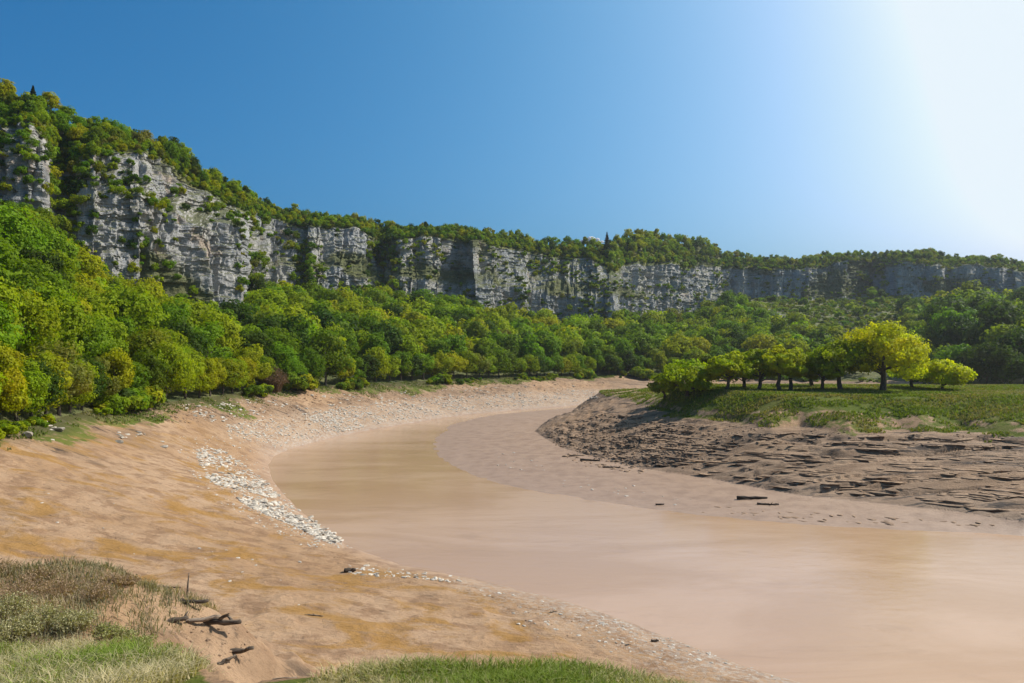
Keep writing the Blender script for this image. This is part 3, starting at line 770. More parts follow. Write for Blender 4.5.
def make_tree(t):
    vs = near_v if t['y'] < 165 else mid_v
    cm, tm, W = vs[int(rng.integers(len(vs)))]; s = t['H']/10
    e = bpy.data.objects.new('woodland_tree', None); COL.objects.link(e)
    e.location = (t['x'], t['y'], t['z']-.2); e.rotation_euler = (0, 0, t['rot']); e.scale = (s*t['sw'], s*t['sw'], s)
    tag(e, t['label'], 'tree', 'trees of the wood under the cliffs' if t['zone'] == 'talus' else 'trees along the cliff top')
    c = link('crown', cm, e); c.color = (*t['c'], 1); link('trunk', tm, e)
for t in ind: make_tree(t)
for t in sind:
    cm, W = shrub_v[int(rng.integers(4))]; s = t['H']/3.2
    o = link('cliff_shrub', cm); o.location = (t['x'], t['y'], t['z']); o.rotation_euler = (0, 0, t['rot']); o.scale = (s, s, s*1.05)
    o.color = (*t['c'], 1); tag(o, t['label'], 'shrub', 'shrubs rooted on the cliff ledges')
# the remaining wood as one mass
def merged(lst, name, nvar, nleaf, size, H0, W0, nl, label, cat=None):
    pr = Parts(); var = []
    for i in range(nvar):
        C, lr, P, Nn, I = crown_pts(900+i+len(name), H0, W0*(.9+.05*i), .4, nl, nleaf)
        r = np.random.default_rng(i); Vv, Fc = leaves(P, Nn, size, r); b = (.88+.24*r.random(len(C)))[I]*(.85+.3*r.random(len(P)))
        var.append((Vv, Fc, b))
    for t in lst:
        Vv, Fc, b = var[int(rng.integers(nvar))]; s = t['H']/H0; ca, sa = math.cos(t['rot']), math.sin(t['rot'])
        X = Vv[:, 0]*ca-Vv[:, 1]*sa; Y = Vv[:, 0]*sa+Vv[:, 1]*ca
        VV = np.stack([X*s*t['sw']+t['x'], Y*s*t['sw']+t['y'], Vv[:, 2]*s+t['z']-.2], 1)
        cc = np.ones((len(Fc), 4)); cc[:, :3] = np.array(t['c'])[None]*b[:, None]
        pr.add(VV, Fc, cc)
    me = pr.build(name, M_leaf); o = link(name, me); o.color = (1, 1, 1, 1); tag(o, label, kind='stuff'); return o
rest = [t for t in rest if t['hit'] > 0 or rng.random() < .6]
far = [t for t in rest if t['zone'] == 'talus' or t['zone'] == 'top']
print('rest', len(far))
merged(far, 'far_woodland', 6, 900, .46, 10, 8.2, 20, 'unbroken green woodland filling the gaps on slopes and cliff tops')
merged([t for t in shr if t not in sind], 'scrub_vegetation', 4, 260, .33, 3.2, 3.4, 8, 'low scrub bushes scattered over cliffs and the open scree slope')

merged(edge, 'undergrowth', 6, 700, .26, 3.2, 3.6, 8, 'bushy green undergrowth along the foot of the wood above the mud')

# dark conifers and the bare reddish bush
def conifer(u, y, z, H, lab):
    pr = Parts(); r = np.random.default_rng(int(u)); P = []
    n = 1600; hh = r.random(n)**1.2; ang = r.random(n)*6.28; rad = (1-hh)*H*.3*(.6+.5*r.random(n))*(.75+.25*np.sin(hh*50))
    C = np.stack([rad*np.cos(ang), rad*np.sin(ang), .12*H+hh*H*.88], 1); Nn = sph(n, r)*.6+np.stack([np.cos(ang), np.sin(ang), .5+0*ang], 1); Nn /= np.linalg.norm(Nn, axis=1, keepdims=True)
    Vv, Fc = leaves(C, Nn, .26, r); c = np.ones((n, 4))*.9
    e = bpy.data.objects.new('pine_tree', None); COL.objects.link(e); e.location = ((u-UC)/F*y, y, z)
    tag(e, lab, 'pine tree'); o = link('crown', mesh('crown', Vv, Fc, M_leaf, {'tint': ('FACE', 'FLOAT_COLOR', c)}), e); o.color = (.012, .03, .012, 1)
    pt = Parts(); pt.add(*tube([(0, 0, -1), (0, 0, H*.5), (0, 0, H*.98)], [.25, .15, .03], 6)); link('trunk', tri_quads(pt, 'trunk', M_bark), e)
def zat(u, y):
    return CZ+(VH-y[1])*y[0]/F
conifer(33, 195, CZ+(VH-106)*195/F, 5, 'small dark pine poking above the trees at far left cliff top')
conifer(607, 392, CZ+(VH-252)*392/F, 10, 'dark narrow pine in front of the small cloud on the cliff top')
conifer(225, 250, CZ+(VH-205)*250/F, 9, 'dark pine on the ridge above the tall grey cliff nose')
conifer(233, 254, CZ+(VH-205)*254/F, 7, 'smaller dark pine just beyond the ridge pine')

def twig_bush(name, x, y, z, H, W, nst, col, mat, seed, label, cat, group=None, leafy=0, thick=.02, lcol=None, lsize=.03):
    """bush of thin bent stems with small leaves: one thing, stems + foliage"""
    r = np.random.default_rng(seed); V, Fc, C = [], [], []; off = 0; LP = []
    for i in range(nst):
        a = r.random()*6.28; sp = r.random()**.6; b0 = np.array([math.cos(a), math.sin(a), 0])*W*.3*sp*r.random()
        tip = np.array([math.cos(a)*W*.5*sp, math.sin(a)*W*.5*sp, H*(1-.45*sp)*(.6+.5*r.random())])
        mid = (b0+tip)*.5+np.array([0, 0, H*.12])+r.normal(size=3)*H*.05
        side = np.cross(tip-b0, r.normal(size=3)); side /= np.linalg.norm(side)+1e-9
        pts = [b0, mid, tip]; ws = [thick, thick*.7, thick*.25]
        for p, w_ in zip(pts, ws): V += [p-side*w_*.5, p+side*w_*.5]
        Fc += [(off, off+1, off+3, off+2), (off+2, off+3, off+5, off+4)]; off += 6
        bb = .7+.6*r.random(); C += [(bb, bb, bb, 1)]*2
        for q in range(leafy):
            tt_ = r.random(); p = mid*(1-tt_)+tip*tt_+r.normal(size=3)*H*.045; LP.append(p)
    V = np.array(V); Fc = np.array(Fc); C = np.array(C, float)
    me = mesh('stems', V, Fc, M_blade, {'tint': ('FACE', 'FLOAT_COLOR', C)})
    e = bpy.data.objects.new(name, None); COL.objects.link(e); e.location = (x, y, z-.04); e.empty_display_size = .2
    tag(e, label, cat, group); o = link('stems', me, e); o.color = (*col, 1)
    if leafy:
        LP = np.array(LP); Nn = sph(len(LP), r); Vl, Fl = leaves(LP, Nn, lsize, r); b = .75+.5*r.random((len(LP), 1))
        o = link('foliage', mesh('foliage', Vl, Fl, M_blade, {'tint': ('FACE', 'FLOAT_COLOR', np.hstack([b, b, b, b*0+1]))}), e); o.color = (*(lcol or col), 1)
    return e
P_, z_ = unproj([272], [392])
twig_bush('bare_shrub', P_[0][0], P_[0][1]+1, z_[0], 5.2, 5.6, 900, (.16, .10, .075), M_bark, 3, 'bare reddish-brown thorn bush at the wood edge above the river', 'shrub', leafy=5, thick=.06, lcol=(.17, .11, .085), lsize=.10)

# ------------------------------------------------------------------ stones
def stone_mesh(seed):
    r = np.random.default_rng(seed); b = bmesh.new(); bmesh.ops.create_icosphere(b, subdivisions=2, radius=.5)
    v = np.array([q.co[:] for q in b.verts]); f = np.array([[q.index for q in x.verts] for x in b.faces]); b.free()
    for _ in range(9):   # cut flat facets
        n_ = sph(1, r)[0]; n_[2] *= 1.3; n_ /= np.linalg.norm(n_); d = .26+.14*r.random(); s = v@n_; v = v-np.outer(np.maximum(0, s-d), n_)
    v *= [1.25, .9, .55]; return v, f
SM = [stone_mesh(i) for i in range(6)]; SMe = [mesh('stone', v, f, M_stone) for v, f in SM]
def inpoly_samples(poly, n, seed):
    r = np.random.default_rng(seed); p = np.array(poly, float); lo, hi = p.min(0), p.max(0)
    q = lo+(hi-lo)*r.random((n*6, 2)); q = q[inside(q, poly)][:n]; return q
bands = [  # polygon in picture positions of the ground, count, size range, brightness
 ([(196, 446), (222, 450), (262, 478), (276, 494), (300, 510), (345, 542), (330, 544), (288, 524), (250, 508), (212, 482), (205, 478), (196, 456)], 2300, (.2, .7), 1.1),
 ([(118, 432), (150, 430), (172, 446), (150, 452), (118, 442)], 70, (.3, 1.1), 1.0),
 ([(10, 424), (50, 424), (62, 440), (30, 444), (12, 440)], 26, (.5, 1.8), .95),
 ([(225, 425), (300, 414), (345, 420), (325, 434), (280, 446), (262, 456), (232, 446)], 900, (.2, .7), 1.0),
 ([(300, 414), (400, 398), (500, 394), (590, 386), (600, 398), (560, 404), (470, 410), (400, 421), (330, 434)], 2600, (.25, .8), .85),
 ([(180, 405), (300, 396), (420, 389), (560, 384), (590, 388), (420, 398), (300, 412), (200, 424)], 700, (.2, .9), .6),
 ([(345, 565), (400, 566), (460, 574), (468, 584), (400, 578), (345, 574)], 130, (.14, .45), 1.1),
 ([(600, 615), (660, 634), (740, 660), (790, 680), (700, 684), (650, 655), (590, 640)], 520, (.08, .26), .95),
 ([(480, 588), (600, 612), (640, 660), (540, 640), (470, 610)], 90, (.08, .30), .55),
 ([(20, 470), (300, 560), (420, 640), (60, 540)], 40, (.12, .35), .6),
 ([(520, 440), (560, 470), (700, 500), (680, 506), (560, 486), (480, 466)], 120, (.15, .5), .55),
 ([(170, 436), (245, 436), (268, 470), (300, 500), (352, 548), (300, 548), (200, 492)], 900, (.12, .38), .85),
]
st = []
for bi, (poly, n, (s0, s1), br) in enumerate(bands):
    q = inpoly_samples(poly, int(n*1.25), 60+bi)
    P_, z_ = unproj(q[:, 0], q[:, 1]); dn = 1.5*fbm(P_[:, 0]*.22, P_[:, 1]*.22, o=4, s=300)
    for (x, y), z, d_ in zip(P_, z_, dn):
        if z < -.1 or d_+.35*rng.normal() < (-.22 if bi == 0 else (-.15 if bi in (3, 4, 6) else .1)): continue
        s = s0+(s1-s0)*rng.random()**2.2
        st.append((s/y, x, y, z, s, br*rng.choice([.45, .7, .85, 1., 1.1]), bi))
st.sort(key=lambda a: -a[0])
BL = ['pale flat limestone slab in the white stone bank beside the river', 'pale stone lying on the mud between wood and stone bank', 'large pale boulder at the wood edge on the far left mud', 'pale stone on the upper shore beyond the white stone bank',
      'grey stone on the shingle shore toward the river bend', 'muddy brown stone on the upper bank below the wood edge', 'small pale stone in the short row at the near water edge', 'small stone in the gravel at the bottom of the near shore', 'small dark stone on the mud near the water edge', 'lone brown stone on the open mud', 'small dark stone on the wet mud of the far shore', 'small stray pale stone beside the white stone bank']
for a, x, y, z, s, br, bi in st[:290]:
    o = link('stone', SMe[int(rng.integers(6))]); o.location = (x, y, z+s*.02); o.scale = (s, s, s*rng.uniform(.7, 1.2))
    o.rotation_euler = (rng.uniform(-.3, .3), rng.uniform(-.3, .3), rng.uniform(0, 6.28)); o.color = (br, br*.98, br*.95, 1)
    tag(o, BL[bi], 'stone', 'stones: '+BL[bi])
pr = Parts()
for a, x, y, z, s, br, bi in st[290:]:
    v, f = SM[int(rng.integers(6))]; an = rng.uniform(0, 6.28); ca, sa = math.cos(an), math.sin(an)
    v = v*[s, s, s]; pr.add(np.stack([v[:, 0]*ca-v[:, 1]*sa+x, v[:, 0]*sa+v[:, 1]*ca+y, v[:, 2]+z-s*.02], 1), f)
o = link('shore_gravel', pr.build('shore_gravel', M_stone)); tag(o, 'loose pale shingle and gravel strewn along both river shores', kind='stuff')

# ------------------------------------------------------------------ driftwood
def log(u, v, Ln, rad, ang, lab, forks=2, seed=0, tone=1.0, lift=0.):
    Ln *= .85; rad *= .78
    P_, z_ = unproj([u], [v]); (x, y), z = P_[0], z_[0]; r = random.Random(seed); pr = Parts()
    n = 9; ts = np.linspace(-.5, .5, n); bend = r.uniform(-.12, .12)
    pts = [np.array([t_*Ln, bend*Ln*(t_*t_*4-1)+r.uniform(-.03, .03)*Ln, rad*.8+lift*(t_+.5)+r.uniform(-.02, .02)]) for t_ in ts]
    rd = [rad*(1.0-.45*i/(n-1))*(1+r.uniform(-.15, .15)) for i in range(n)]
    pr.add(*tube(pts, rd, 9)); body = tri_quads(pr, 'log', M_wood)
    e = bpy.data.objects.new('driftwood_log', None); COL.objects.link(e); e.location = (x, y, z); e.rotation_euler = (0, 0, ang)
    tag(e, lab, 'driftwood', 'driftwood stranded on the mud'); o = link('log', body, e); o.color = (tone, tone, tone, 1)
    for k in range(forks):
        s = pts[r.randrange(2, n-1)]; d = np.array([r.uniform(-.5, .7), r.choice((-1, 1))*r.uniform(.2, .6), r.uniform(.1, .5)])*Ln*.35
        b = Parts(); b.add(*tube([s, s+d*.5+np.array([0, 0, .03]), s+d], [rad*.45, rad*.3, rad*.1], 6)); c = link('branch', tri_quads(b, 'branch', M_wood), e); c.color = (tone, tone, tone, 1)
    return e
log(208, 627, 2.1, .16, .05, 'thick weathered double-ended log lying below the dead plant hummock', 3, 1, 1.0)
log(196, 621, 1.5, .10, .35, 'thin pale log lying across the thick weathered log', 1, 2, 1.5)
log(174, 624, .9, .12, .8, 'short dark slanting stump at the thick log end', 1, 3, .7)
log(236, 657, 1.1, .11, .1, 'short dark forked log just behind the near grass', 2, 4, .8, .15)
log(226, 664, .7, .08, 1.0, 'stubby branch leaning against the short forked log', 1, 5, .9, .1)
log(188, 603, 1.4, .10, .0, 'dark log half sunk in mud above the thick log', 1, 6, .6)
log(168, 588, 1.6, .08, -.1, 'thin grey pole on the mud beyond the dead hummock', 1, 7, 1.1)
log(314, 616, 1.2, .05, -.1, 'thin pale stick on the ochre mud by itself', 1, 8, 1.5)
log(272, 673, 1.6, .04, .25, 'long pale stick near the bottom grass tuft', 0, 9, 1.6)
log(752, 499, 3.6, .22, -.02, 'long black log stranded on wet mud across the river', 0, 10, .35)
log(768, 505, 2.4, .13, -.25, 'thinner dark forked branch beside the long black log', 3, 11, .4)
log(350, 572, .9, .22, .3, 'dark root stump at the end of the pale stone row', 2, 12, .5)
log(590, 461, 3.2, .18, -.35, 'dark mud-covered trunk at the foot of the lumpy far bank', 3, 13, .45)
log(612, 468, 2.6, .14, -.15, 'dark mud-covered branch beside the trunk below the lumpy bank', 3, 14, .5)
log(575, 456, 2.0, .12, .3, 'short dark trunk at the tip of the lumpy far bank', 2, 15, .5)
log(660, 505, 1.0, .12, .1, 'tiny dark lump of wood on the wet far shore', 1, 16, .4)
log(655, 642, .5, .10, .3, 'small dark knotted stump among gravel at the near shore', 2, 17, .5)
log(552, 613, .8, .05, .6, 'small dark twig on mud near the water edge', 2, 18, .5)
P_, z_ = unproj([187], [598])
pr = Parts(); pr.add(*tube([(0, 0, -.1), (.02, 0, .35), (.05, .02, .75)], [.035, .03, .012], 6)); o = link('upright_stick', tri_quads(pr, 'stick', M_wood)); o.location = (P_[0][0], P_[0][1], z_[0]); tag(o, 'thin upright stick poking from mud behind the driftwood', 'stick')

# mud clods on the far bank and near shore
clods = Parts()
for poly, n, s0, s1, sd in (([(140, 575), (250, 585), (262, 650), (235, 676), (150, 620)], 260, .03, .16, 9), ([(330, 548), (420, 572), (600, 618), (700, 655), (640, 645), (500, 600), (340, 572)], 420, .04, .16, 10), ([(0, 440), (200, 420), (300, 540), (250, 580), (0, 540)], 160, .05, .2, 11), ([(540, 430), (600, 412), (690, 430), (690, 466), (600, 458), (555, 445)], 1300, .15, .55, 1), ([(215, 414), (270, 408), (335, 414), (335, 421), (250, 426)], 260, .2, .6, 12), ([(690, 424), (1024, 436), (1024, 452), (700, 440)], 500, .1, .45, 13), ([(560, 455), (600, 452), (650, 466), (640, 474), (590, 468)], 90, .3, .9, 2), ([(470, 590), (620, 620), (640, 655), (520, 630)], 60, .05, .22, 3), ([(120, 412), (330, 386), (620, 379), (580, 392), (330, 406), (180, 424)], 2600, .15, .7, 4)):
    q = inpoly_samples(poly, n, sd); P_, z_ = unproj(q[:, 0], q[:, 1])
    for (x, y), z in zip(P_, z_):
        s = s0+(s1-s0)*rng.random()**2; v, f = SM[int(rng.integers(6))]; an = rng.uniform(0, 6.28); ca, sa = math.cos(an), math.sin(an); v = v*s
        clods.add(np.stack([v[:, 0]*ca-v[:, 1]*sa+x, v[:, 0]*sa+v[:, 1]*ca+y, v[:, 2]+z-s*.05], 1), f)
def slabs(poly, n, l0, l1, sd_):
    q = inpoly_samples(poly, n, sd_); P_, z_ = unproj(q[:, 0], q[:, 1]); e_ = .8
    zx = ground(P_+[e_, 0])[0]-ground(P_-[e_, 0])[0]; zy = ground(P_+[0, e_])[0]-ground(P_-[0, e_])[0]
    for (x, y), z, gx_, gy_ in zip(P_, z_, zx, zy):
        an = math.atan2(-gx_, gy_+1e-6) if gy_ > -.02 else 0.; an = float(np.clip(an, -.5, .5))+rng.normal()*.12
        L_ = l0+(l1-l0)*rng.random()**2; v, f = SM[int(rng.integers(6))]; v = v*[L_, .4+.6*rng.random(), .2+.26*rng.random()]
        v = v+.05*L_*vnoise(v[:, 0]*1.5+x, v[:, 1]*3, v[:, 2]*3)[:, None]*[0, 1, .5]
        ca, sa = math.cos(an), math.sin(an); clods.add(np.stack([v[:, 0]*ca-v[:, 1]*sa+x, v[:, 0]*sa+v[:, 1]*ca+y, v[:, 2]+z-.04], 1), f)
slabs([(640, 425), (760, 432), (900, 436), (1024, 438), (1040, 516), (900, 500), (800, 490), (720, 476), (640, 464)], 400, .8, 4.4, 51)
slabs([(545, 428), (600, 412), (700, 424), (720, 440), (700, 470), (610, 458), (560, 446)], 420, .3, 1.5, 52)
slabs([(700, 505), (820, 512), (1000, 524), (1010, 530), (800, 521), (700, 512)], 50, .3, 1.2, 53)
o = link('mud_clods', clods.build('mud_clods', M_mudlump, True)); tag(o, 'dark broken clods of mud on the eroded banks', kind='stuff')

# ------------------------------------------------------------------ grass
def blades(P, z, hgt, wid, lean, cols, seed):
    r = np.random.default_rng(seed); n = len(P); a = r.random(n)*6.28; d = np.stack([np.cos(a), np.sin(a)], 1)
    b = r.random(n)*6.28; w_ = np.stack([np.cos(b), np.sin(b)], 1)*wid[:, None]*.5
    h = hgt[:, None]; ln = lean[:, None]
    p0 = np.hstack([P, z[:, None]-.02]); p1 = p0+np.hstack([d*ln*h*.3, h*.6]); p2 = p0+np.hstack([d*ln*h, h*(1-.35*ln)])
    W3 = np.hstack([w_, np.zeros((n, 1))])
    V = np.stack([p0-W3, p0+W3, p1+W3*.75, p1-W3*.75, p2+W3*.12, p2-W3*.12], 1).reshape(-1, 3)
    k = np.arange(n)[:, None]*6; Fc = np.stack([k+[0, 1, 2, 3], k+[3, 2, 4, 5]], 1).reshape(-1, 4)
    c = np.hstack([cols, np.ones((n, 1))]); c = np.repeat(c, 2, 0)
    return V, Fc, c
def grass_patch(name, poly, n, h0, h1, wd, seed, pal, label, zone=None, fade=None):
    lo, hi = np.array(poly).min(0), np.array(poly).max(0); r = np.random.default_rng(seed)
    q = lo+(hi-lo)*r.random((n*3, 2)); q = q[inside(q, poly)]
    cl = fbm(q[:, 0]*.9, q[:, 1]*.9, s=seed); q = q[(cl+.9*r.random(len(q))) > .12][:n]
    z, mk = ground(q); m = len(q)
    cl = fbm(q[:, 0]*.5, q[:, 1]*.5, s=seed+1)+.25*r.normal(size=m)
    c = np.where((cl > .12)[:, None], pal[0], np.where((cl > -.22)[:, None], pal[1], pal[2]))*(.7+.6*r.random((m, 1)))
    hh = (h0+(h1-h0)*r.random(m))*(1+.5*fbm(q[:, 0]*.7, q[:, 1]*.7, s=seed+2))
    V, Fc, cc = blades(q, z, hh, wd*(.7+.6*r.random(m)), .25+.8*r.random(m), c, seed+3)
    o = link(name, mesh(name, V, Fc, M_blade, {'tint': ('FACE', 'FLOAT_COLOR', cc)})); o.color = (1, 1, 1, 1); tag(o, label, kind='stuff'); return o
G1, G2, G3, G4 = np.array([.15, .20, .03]), np.array([.27, .26, .10]), np.array([.42, .35, .19]), np.array([.16, .17, .09])
# strip along the bottom of the view
grass_patch('grass', [(-2.6, 6.5), (-2.0, 8.2), (-1.3, 8.7), (.1, 9.2), (1.0, 8.9), (1.8, 8.2), (2.3, 7.2), (2.5, 6.5)], 30000, .06, .20, .010, 5, [G1, G2, G3], 'bright green and straw grass along the bottom edge of the bank')
grass_patch('grass', [(-12.5, 17), (-9.8, 15.6), (-7.4, 14.8), (-5.6, 13.6), (-4.4, 11.8), (-3.9, 9.6), (-4, 7), (-10, 7), (-14, 12)], 60000, .12, .38, .014, 6, [np.array([.19, .25, .04]), np.array([.33, .30, .15]), np.array([.45, .38, .22])], 'green and straw grass clump on the near left bank')
grass_patch('grass', [(-16, 26), (-11, 26), (-9, 24), (-9, 19), (-12, 15), (-18, 15)], 16000, .1, .35, .02, 7, [np.array([.22, .2, .12]), np.array([.30, .24, .15]), np.array([.38, .30, .19])], 'thin dry straw grass over the brown hummock')
# meadow and distant verges: low tufts
def tufts(name, pts_poly, n, h, wd, seed, label, pal, cond=None):
    r = np.random.default_rng(seed); p = np.array(pts_poly, float); lo, hi = p.min(0), p.max(0)
    q = lo+(hi-lo)*r.random((n*3, 2)); q = q[inside(q, pts_poly)][:n]; z, mk = ground(q)
    keep = (mk['grass']+.9*fbm(q[:, 0]*.25, q[:, 1]*.6, o=4, s=seed)) > .60; q, z = q[keep], z[keep]; m = len(q)
    cl = fbm(q[:, 0]*.15, q[:, 1]*.3, s=seed+1)+.3*r.normal(size=m)
    c = np.where((cl > 0)[:, None], pal[0], np.where((cl > -.3)[:, None], pal[1], pal[2]))*(.75+.5*r.random((m, 1)))
    V, Fc, cc = blades(q, z, h*(.5+r.random(m)), wd*(.7+.6*r.random(m)), .3+.6*r.random(m), c, seed+3)
    o = link(name, mesh(name, V, Fc, M_blade, {'tint': ('FACE', 'FLOAT_COLOR', cc)})); o.color = (1, 1, 1, 1); tag(o, label, kind='stuff')
tufts('meadow_grass', [(14, 178), (16, 150), (16, 125), (30, 95), (60, 88), (95, 90), (130, 95), (110, 140), (40, 165), (28, 178)], 190000, .30, .16, 21, 'short green turf of the river meadow and its eroded edge', [np.array([.15, .20, .022]), np.array([.19, .20, .04]), np.array([.26, .22, .09])])
vp = [tuple(a) for a in TL[c_in[::12]]]
vp = [(x, y) for x, y in vp if x < 40]; inner = [(x*.93+.6, y*.93-.6) for x, y in vp][::-1]
tufts('verge_grass', vp+inner, 90000, .3, .16, 22, 'rough grass along the foot of the wood above the mud', [np.array([.12, .16, .03]), np.array([.15, .17, .05]), np.array([.20, .18, .09])])

# individual plants on the near left bank ------------------------------
PL = [  # u, v(base), H, W, kind
 (12, 640, .95, 1.7, 0), (45, 628, .9, 1.6, 0), (22, 600, 1.0, 1.8, 1), (62, 596, .9, 1.7, 1), (5, 575, .8, 1.5, 1), (98, 600, .8, 1.3, 1), (112, 588, .7, 1.2, 1), (40, 580, .7, 1.5, 1),
 (128, 584, .5, .9, 1), (76, 630, .8, 1.3, 0), (118, 640, .55, 1.2, 2), (140, 646, .5, 1.1, 2), (195, 664, .5, .9, 2), (168, 655, .5, 1.0, 2), (10, 618, 1.0, 1.6, 0),
 (345, 681, .14, .28, 2), (420, 674, .14, .3, 2), (520, 668, .14, .26, 2), (104, 636, .5, 1.0, 2), (30, 545, .0, .0, 2)]
kinds = [('sea_purslane_bush', (.26, .22, .13), (.36, .33, .18), 'grey-green leafy bush'), ('dead_heath_bush', (.30, .20, .13), (.34, .24, .16), 'brown dry twiggy bush'), ('green_herb_tuft', (.28, .26, .13), (.32, .32, .14), 'low green leafy tuft')]
from collections import defaultdict
rows_p = [p for p in PL if p[2] > 0]
by = defaultdict(list)
for i, p in enumerate(rows_p):
    place = 'beside the driftwood' if p[0] > 150 and p[0] < 300 else ('at the bottom edge' if p[0] >= 300 else ('on the hummock crest' if p[1] < 600 else 'on the left bank'))
    by[(p[4], place)].append(i)
lab = {}
for (k, place), ix in by.items():
    ix.sort(key=lambda i: (rows_p[i][0]))
    for q, i in enumerate(ix): lab[i] = (f"{kinds[k][3]} {place}, " + (f"{ORD[q]} from left of its kind there" if len(ix) > 1 else "the only one of its kind there"))
for i, (u, v, H, W, k) in enumerate(rows_p):
    P_, z_ = unproj([u], [v]); nm, sc_, lc_, _ = kinds[k]
    twig_bush(nm, P_[0][0], P_[0][1], z_[0], H*.72, W*.85, 200 if k < 2 else 100, sc_, None, 900+i, lab[i], 'plant', 'plants on the near bank', leafy=8 if k != 1 else 3, thick=.012, lcol=lc_, lsize=.021 if k != 1 else .022)

# ------------------------------------------------------------------ small cloud far beyond the cliff
def cloud(u, v, y, W, H, seed, lab):
    r = np.random.default_rng(seed); pr = Parts()
    for i in range(46):
        a = float(np.clip(r.normal()*.24, -.5, .5)); s_ = W*(.035+.055*r.random())*(1-.9*abs(a)); vv = iv*(1+.22*fbm(iv[:, 0]*2+i, iv[:, 1]*2, iv[:, 2]*2, o=3, s=i)[:, None])
        pr.add(vv*[s_*1.25, s_, s_*.85]+[(u-UC)/F*y+a*W, y+r.normal()*W*.1, CZ+(VH-v)/F*y+r.random()*H*.5*(1-2*abs(a))], ifc)
    o = link('small_cloud', pr.build('cloud', M_cloud, True)); tag(o, lab, kind='structure')
m, nt, out = newmat('cloud_white'); n = N(nt); b = n('BsdfDiffuse'); b.inputs['Color'].default_value = (.9, .9, .92, 1); t = n('BsdfTranslucent'); t.inputs['Color'].default_value = (.9, .9, .92, 1)
mx = n('MixShader'); mx.inputs[0].default_value = .5; n.L(b.outputs[0], mx.inputs[1]); n.L(t.outputs[0], mx.inputs[2]); n.L(mx.outputs[0], out.inputs[0]); M_cloud = m
cloud(590, 243, 6500, 260, 90, 1, 'small white cloud just above the cliff top')

# ------------------------------------------------------------------ haze
HAZE = 0.00010
if HAZE > 0:
    m, nt, out = newmat('haze_air'); n = N(nt); v = n('VolumePrincipled'); v.inputs['Density'].default_value = HAZE; v.inputs['Color'].default_value = (.86, .92, 1, 1); v.inputs['Anisotropy'].default_value = .55
    n.L(v.outputs[0], out.inputs['Volume'])
    x0, x1, y0, y1, z0, z1 = -5200, 5200, -5200, 5200, -80, 112
    me = bpy.data.meshes.new('haze'); vs = [(x, y, z) for x in (x0, x1) for y in (y0, y1) for z in (z0, z1)]
    me.from_pydata(vs, [], [(0, 1, 3, 2), (4, 6, 7, 5), (0, 4, 5, 1), (2, 3, 7, 6), (0, 2, 6, 4), (1, 5, 7, 3)]); me.materials.append(m)
    tag(link('haze', me), 'thin pale summer haze over the whole valley', kind='stuff')

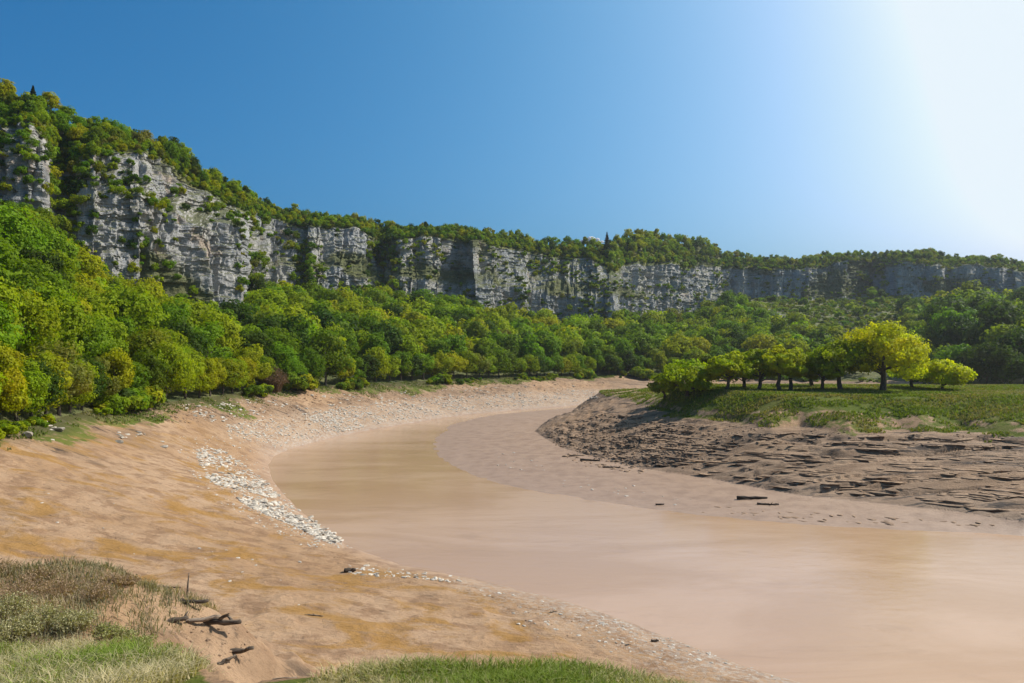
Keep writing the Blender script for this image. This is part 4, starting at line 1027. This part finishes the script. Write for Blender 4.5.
# ------------------------------------------------------------------ light, sky, camera
AZ, EL = math.radians(68), math.radians(44)
sun = bpy.data.lights.new('sun', 'SUN'); sun.energy = 5.0; sun.angle = math.radians(.53); sun.color = (1, .955, .87)
so = bpy.data.objects.new('sun', sun); COL.objects.link(so)
sd = Vector((math.sin(AZ)*math.cos(EL), math.cos(AZ)*math.cos(EL), math.sin(EL)))
so.rotation_euler = sd.to_track_quat('Z', 'Y').to_euler(); so.location = sd*300
wd = bpy.data.worlds.new('World'); scene.world = wd; wd.use_nodes = True; nt = wd.node_tree
bg = nt.nodes['Background']; sky = nt.nodes.new('ShaderNodeTexSky'); sky.sky_type = 'NISHITA'; sky.sun_disc = False
sky.sun_elevation = EL; sky.sun_rotation = AZ; sky.air_density = .5; sky.dust_density = 6.0; sky.ozone_density = 5.0; sky.altitude = 50
sp_ = nt.nodes.new('ShaderNodeSeparateColor'); cb_ = nt.nodes.new('ShaderNodeCombineColor'); nt.links.new(sky.outputs[0], sp_.inputs[0])
for c_, (g_, k_) in enumerate(((2.0, .0443), (1.2, .1478), (1.0, .2041))):   # tone of the clear spring sky, per channel
    p_ = nt.nodes.new('ShaderNodeMath'); p_.operation = 'POWER'; p_.inputs[1].default_value = g_; nt.links.new(sp_.outputs[c_], p_.inputs[0])
    q_ = nt.nodes.new('ShaderNodeMath'); q_.operation = 'MULTIPLY'; q_.inputs[1].default_value = k_*8.123; nt.links.new(p_.outputs[0], q_.inputs[0])
    u_ = nt.nodes.new('ShaderNodeMath'); u_.operation = 'MINIMUM'; u_.inputs[1].default_value = (6.5, 7.3, 7.9)[c_]; nt.links.new(q_.outputs[0], u_.inputs[0]); nt.links.new(u_.outputs[0], cb_.inputs[c_])
gl_ = nt.nodes.new('ShaderNodeMath'); gl_.operation = 'MULTIPLY'; gl_.inputs[1].default_value = .9; nt.links.new(cb_.inputs[1].links[0].from_socket, gl_.inputs[0])
rl_ = nt.nodes.new('ShaderNodeMath'); rl_.operation = 'MINIMUM'; nt.links.new(cb_.inputs[0].links[0].from_socket, rl_.inputs[0]); nt.links.new(gl_.outputs[0], rl_.inputs[1]); nt.links.new(rl_.outputs[0], cb_.inputs[0])
nt.links.new(cb_.outputs[0], bg.inputs[0]); bg.inputs[1].default_value = .1
cam = bpy.data.cameras.new('camera'); co = bpy.data.objects.new('camera', cam); COL.objects.link(co)
cam.sensor_width = 36; cam.lens = F*36/1024; cam.shift_y = (VH-341.5)/1024; cam.clip_start = .1; cam.clip_end = 20000
co.location = (0, 0, CZ); co.rotation_euler = (math.pi/2, 0, 0); scene.camera = co
vsx = scene.view_settings; vsx.view_transform = 'Standard'; vsx.look = 'None'; vsx.exposure = .3; vsx.gamma = 1
cy = scene.cycles; cy.max_bounces = 6; cy.diffuse_bounces = 3; cy.transmission_bounces = 4; cy.transparent_max_bounces = 8; cy.volume_bounces = 1
cy.use_denoising = True
try: cy.use_adaptive_sampling = True; cy.adaptive_threshold = .02
except Exception: pass
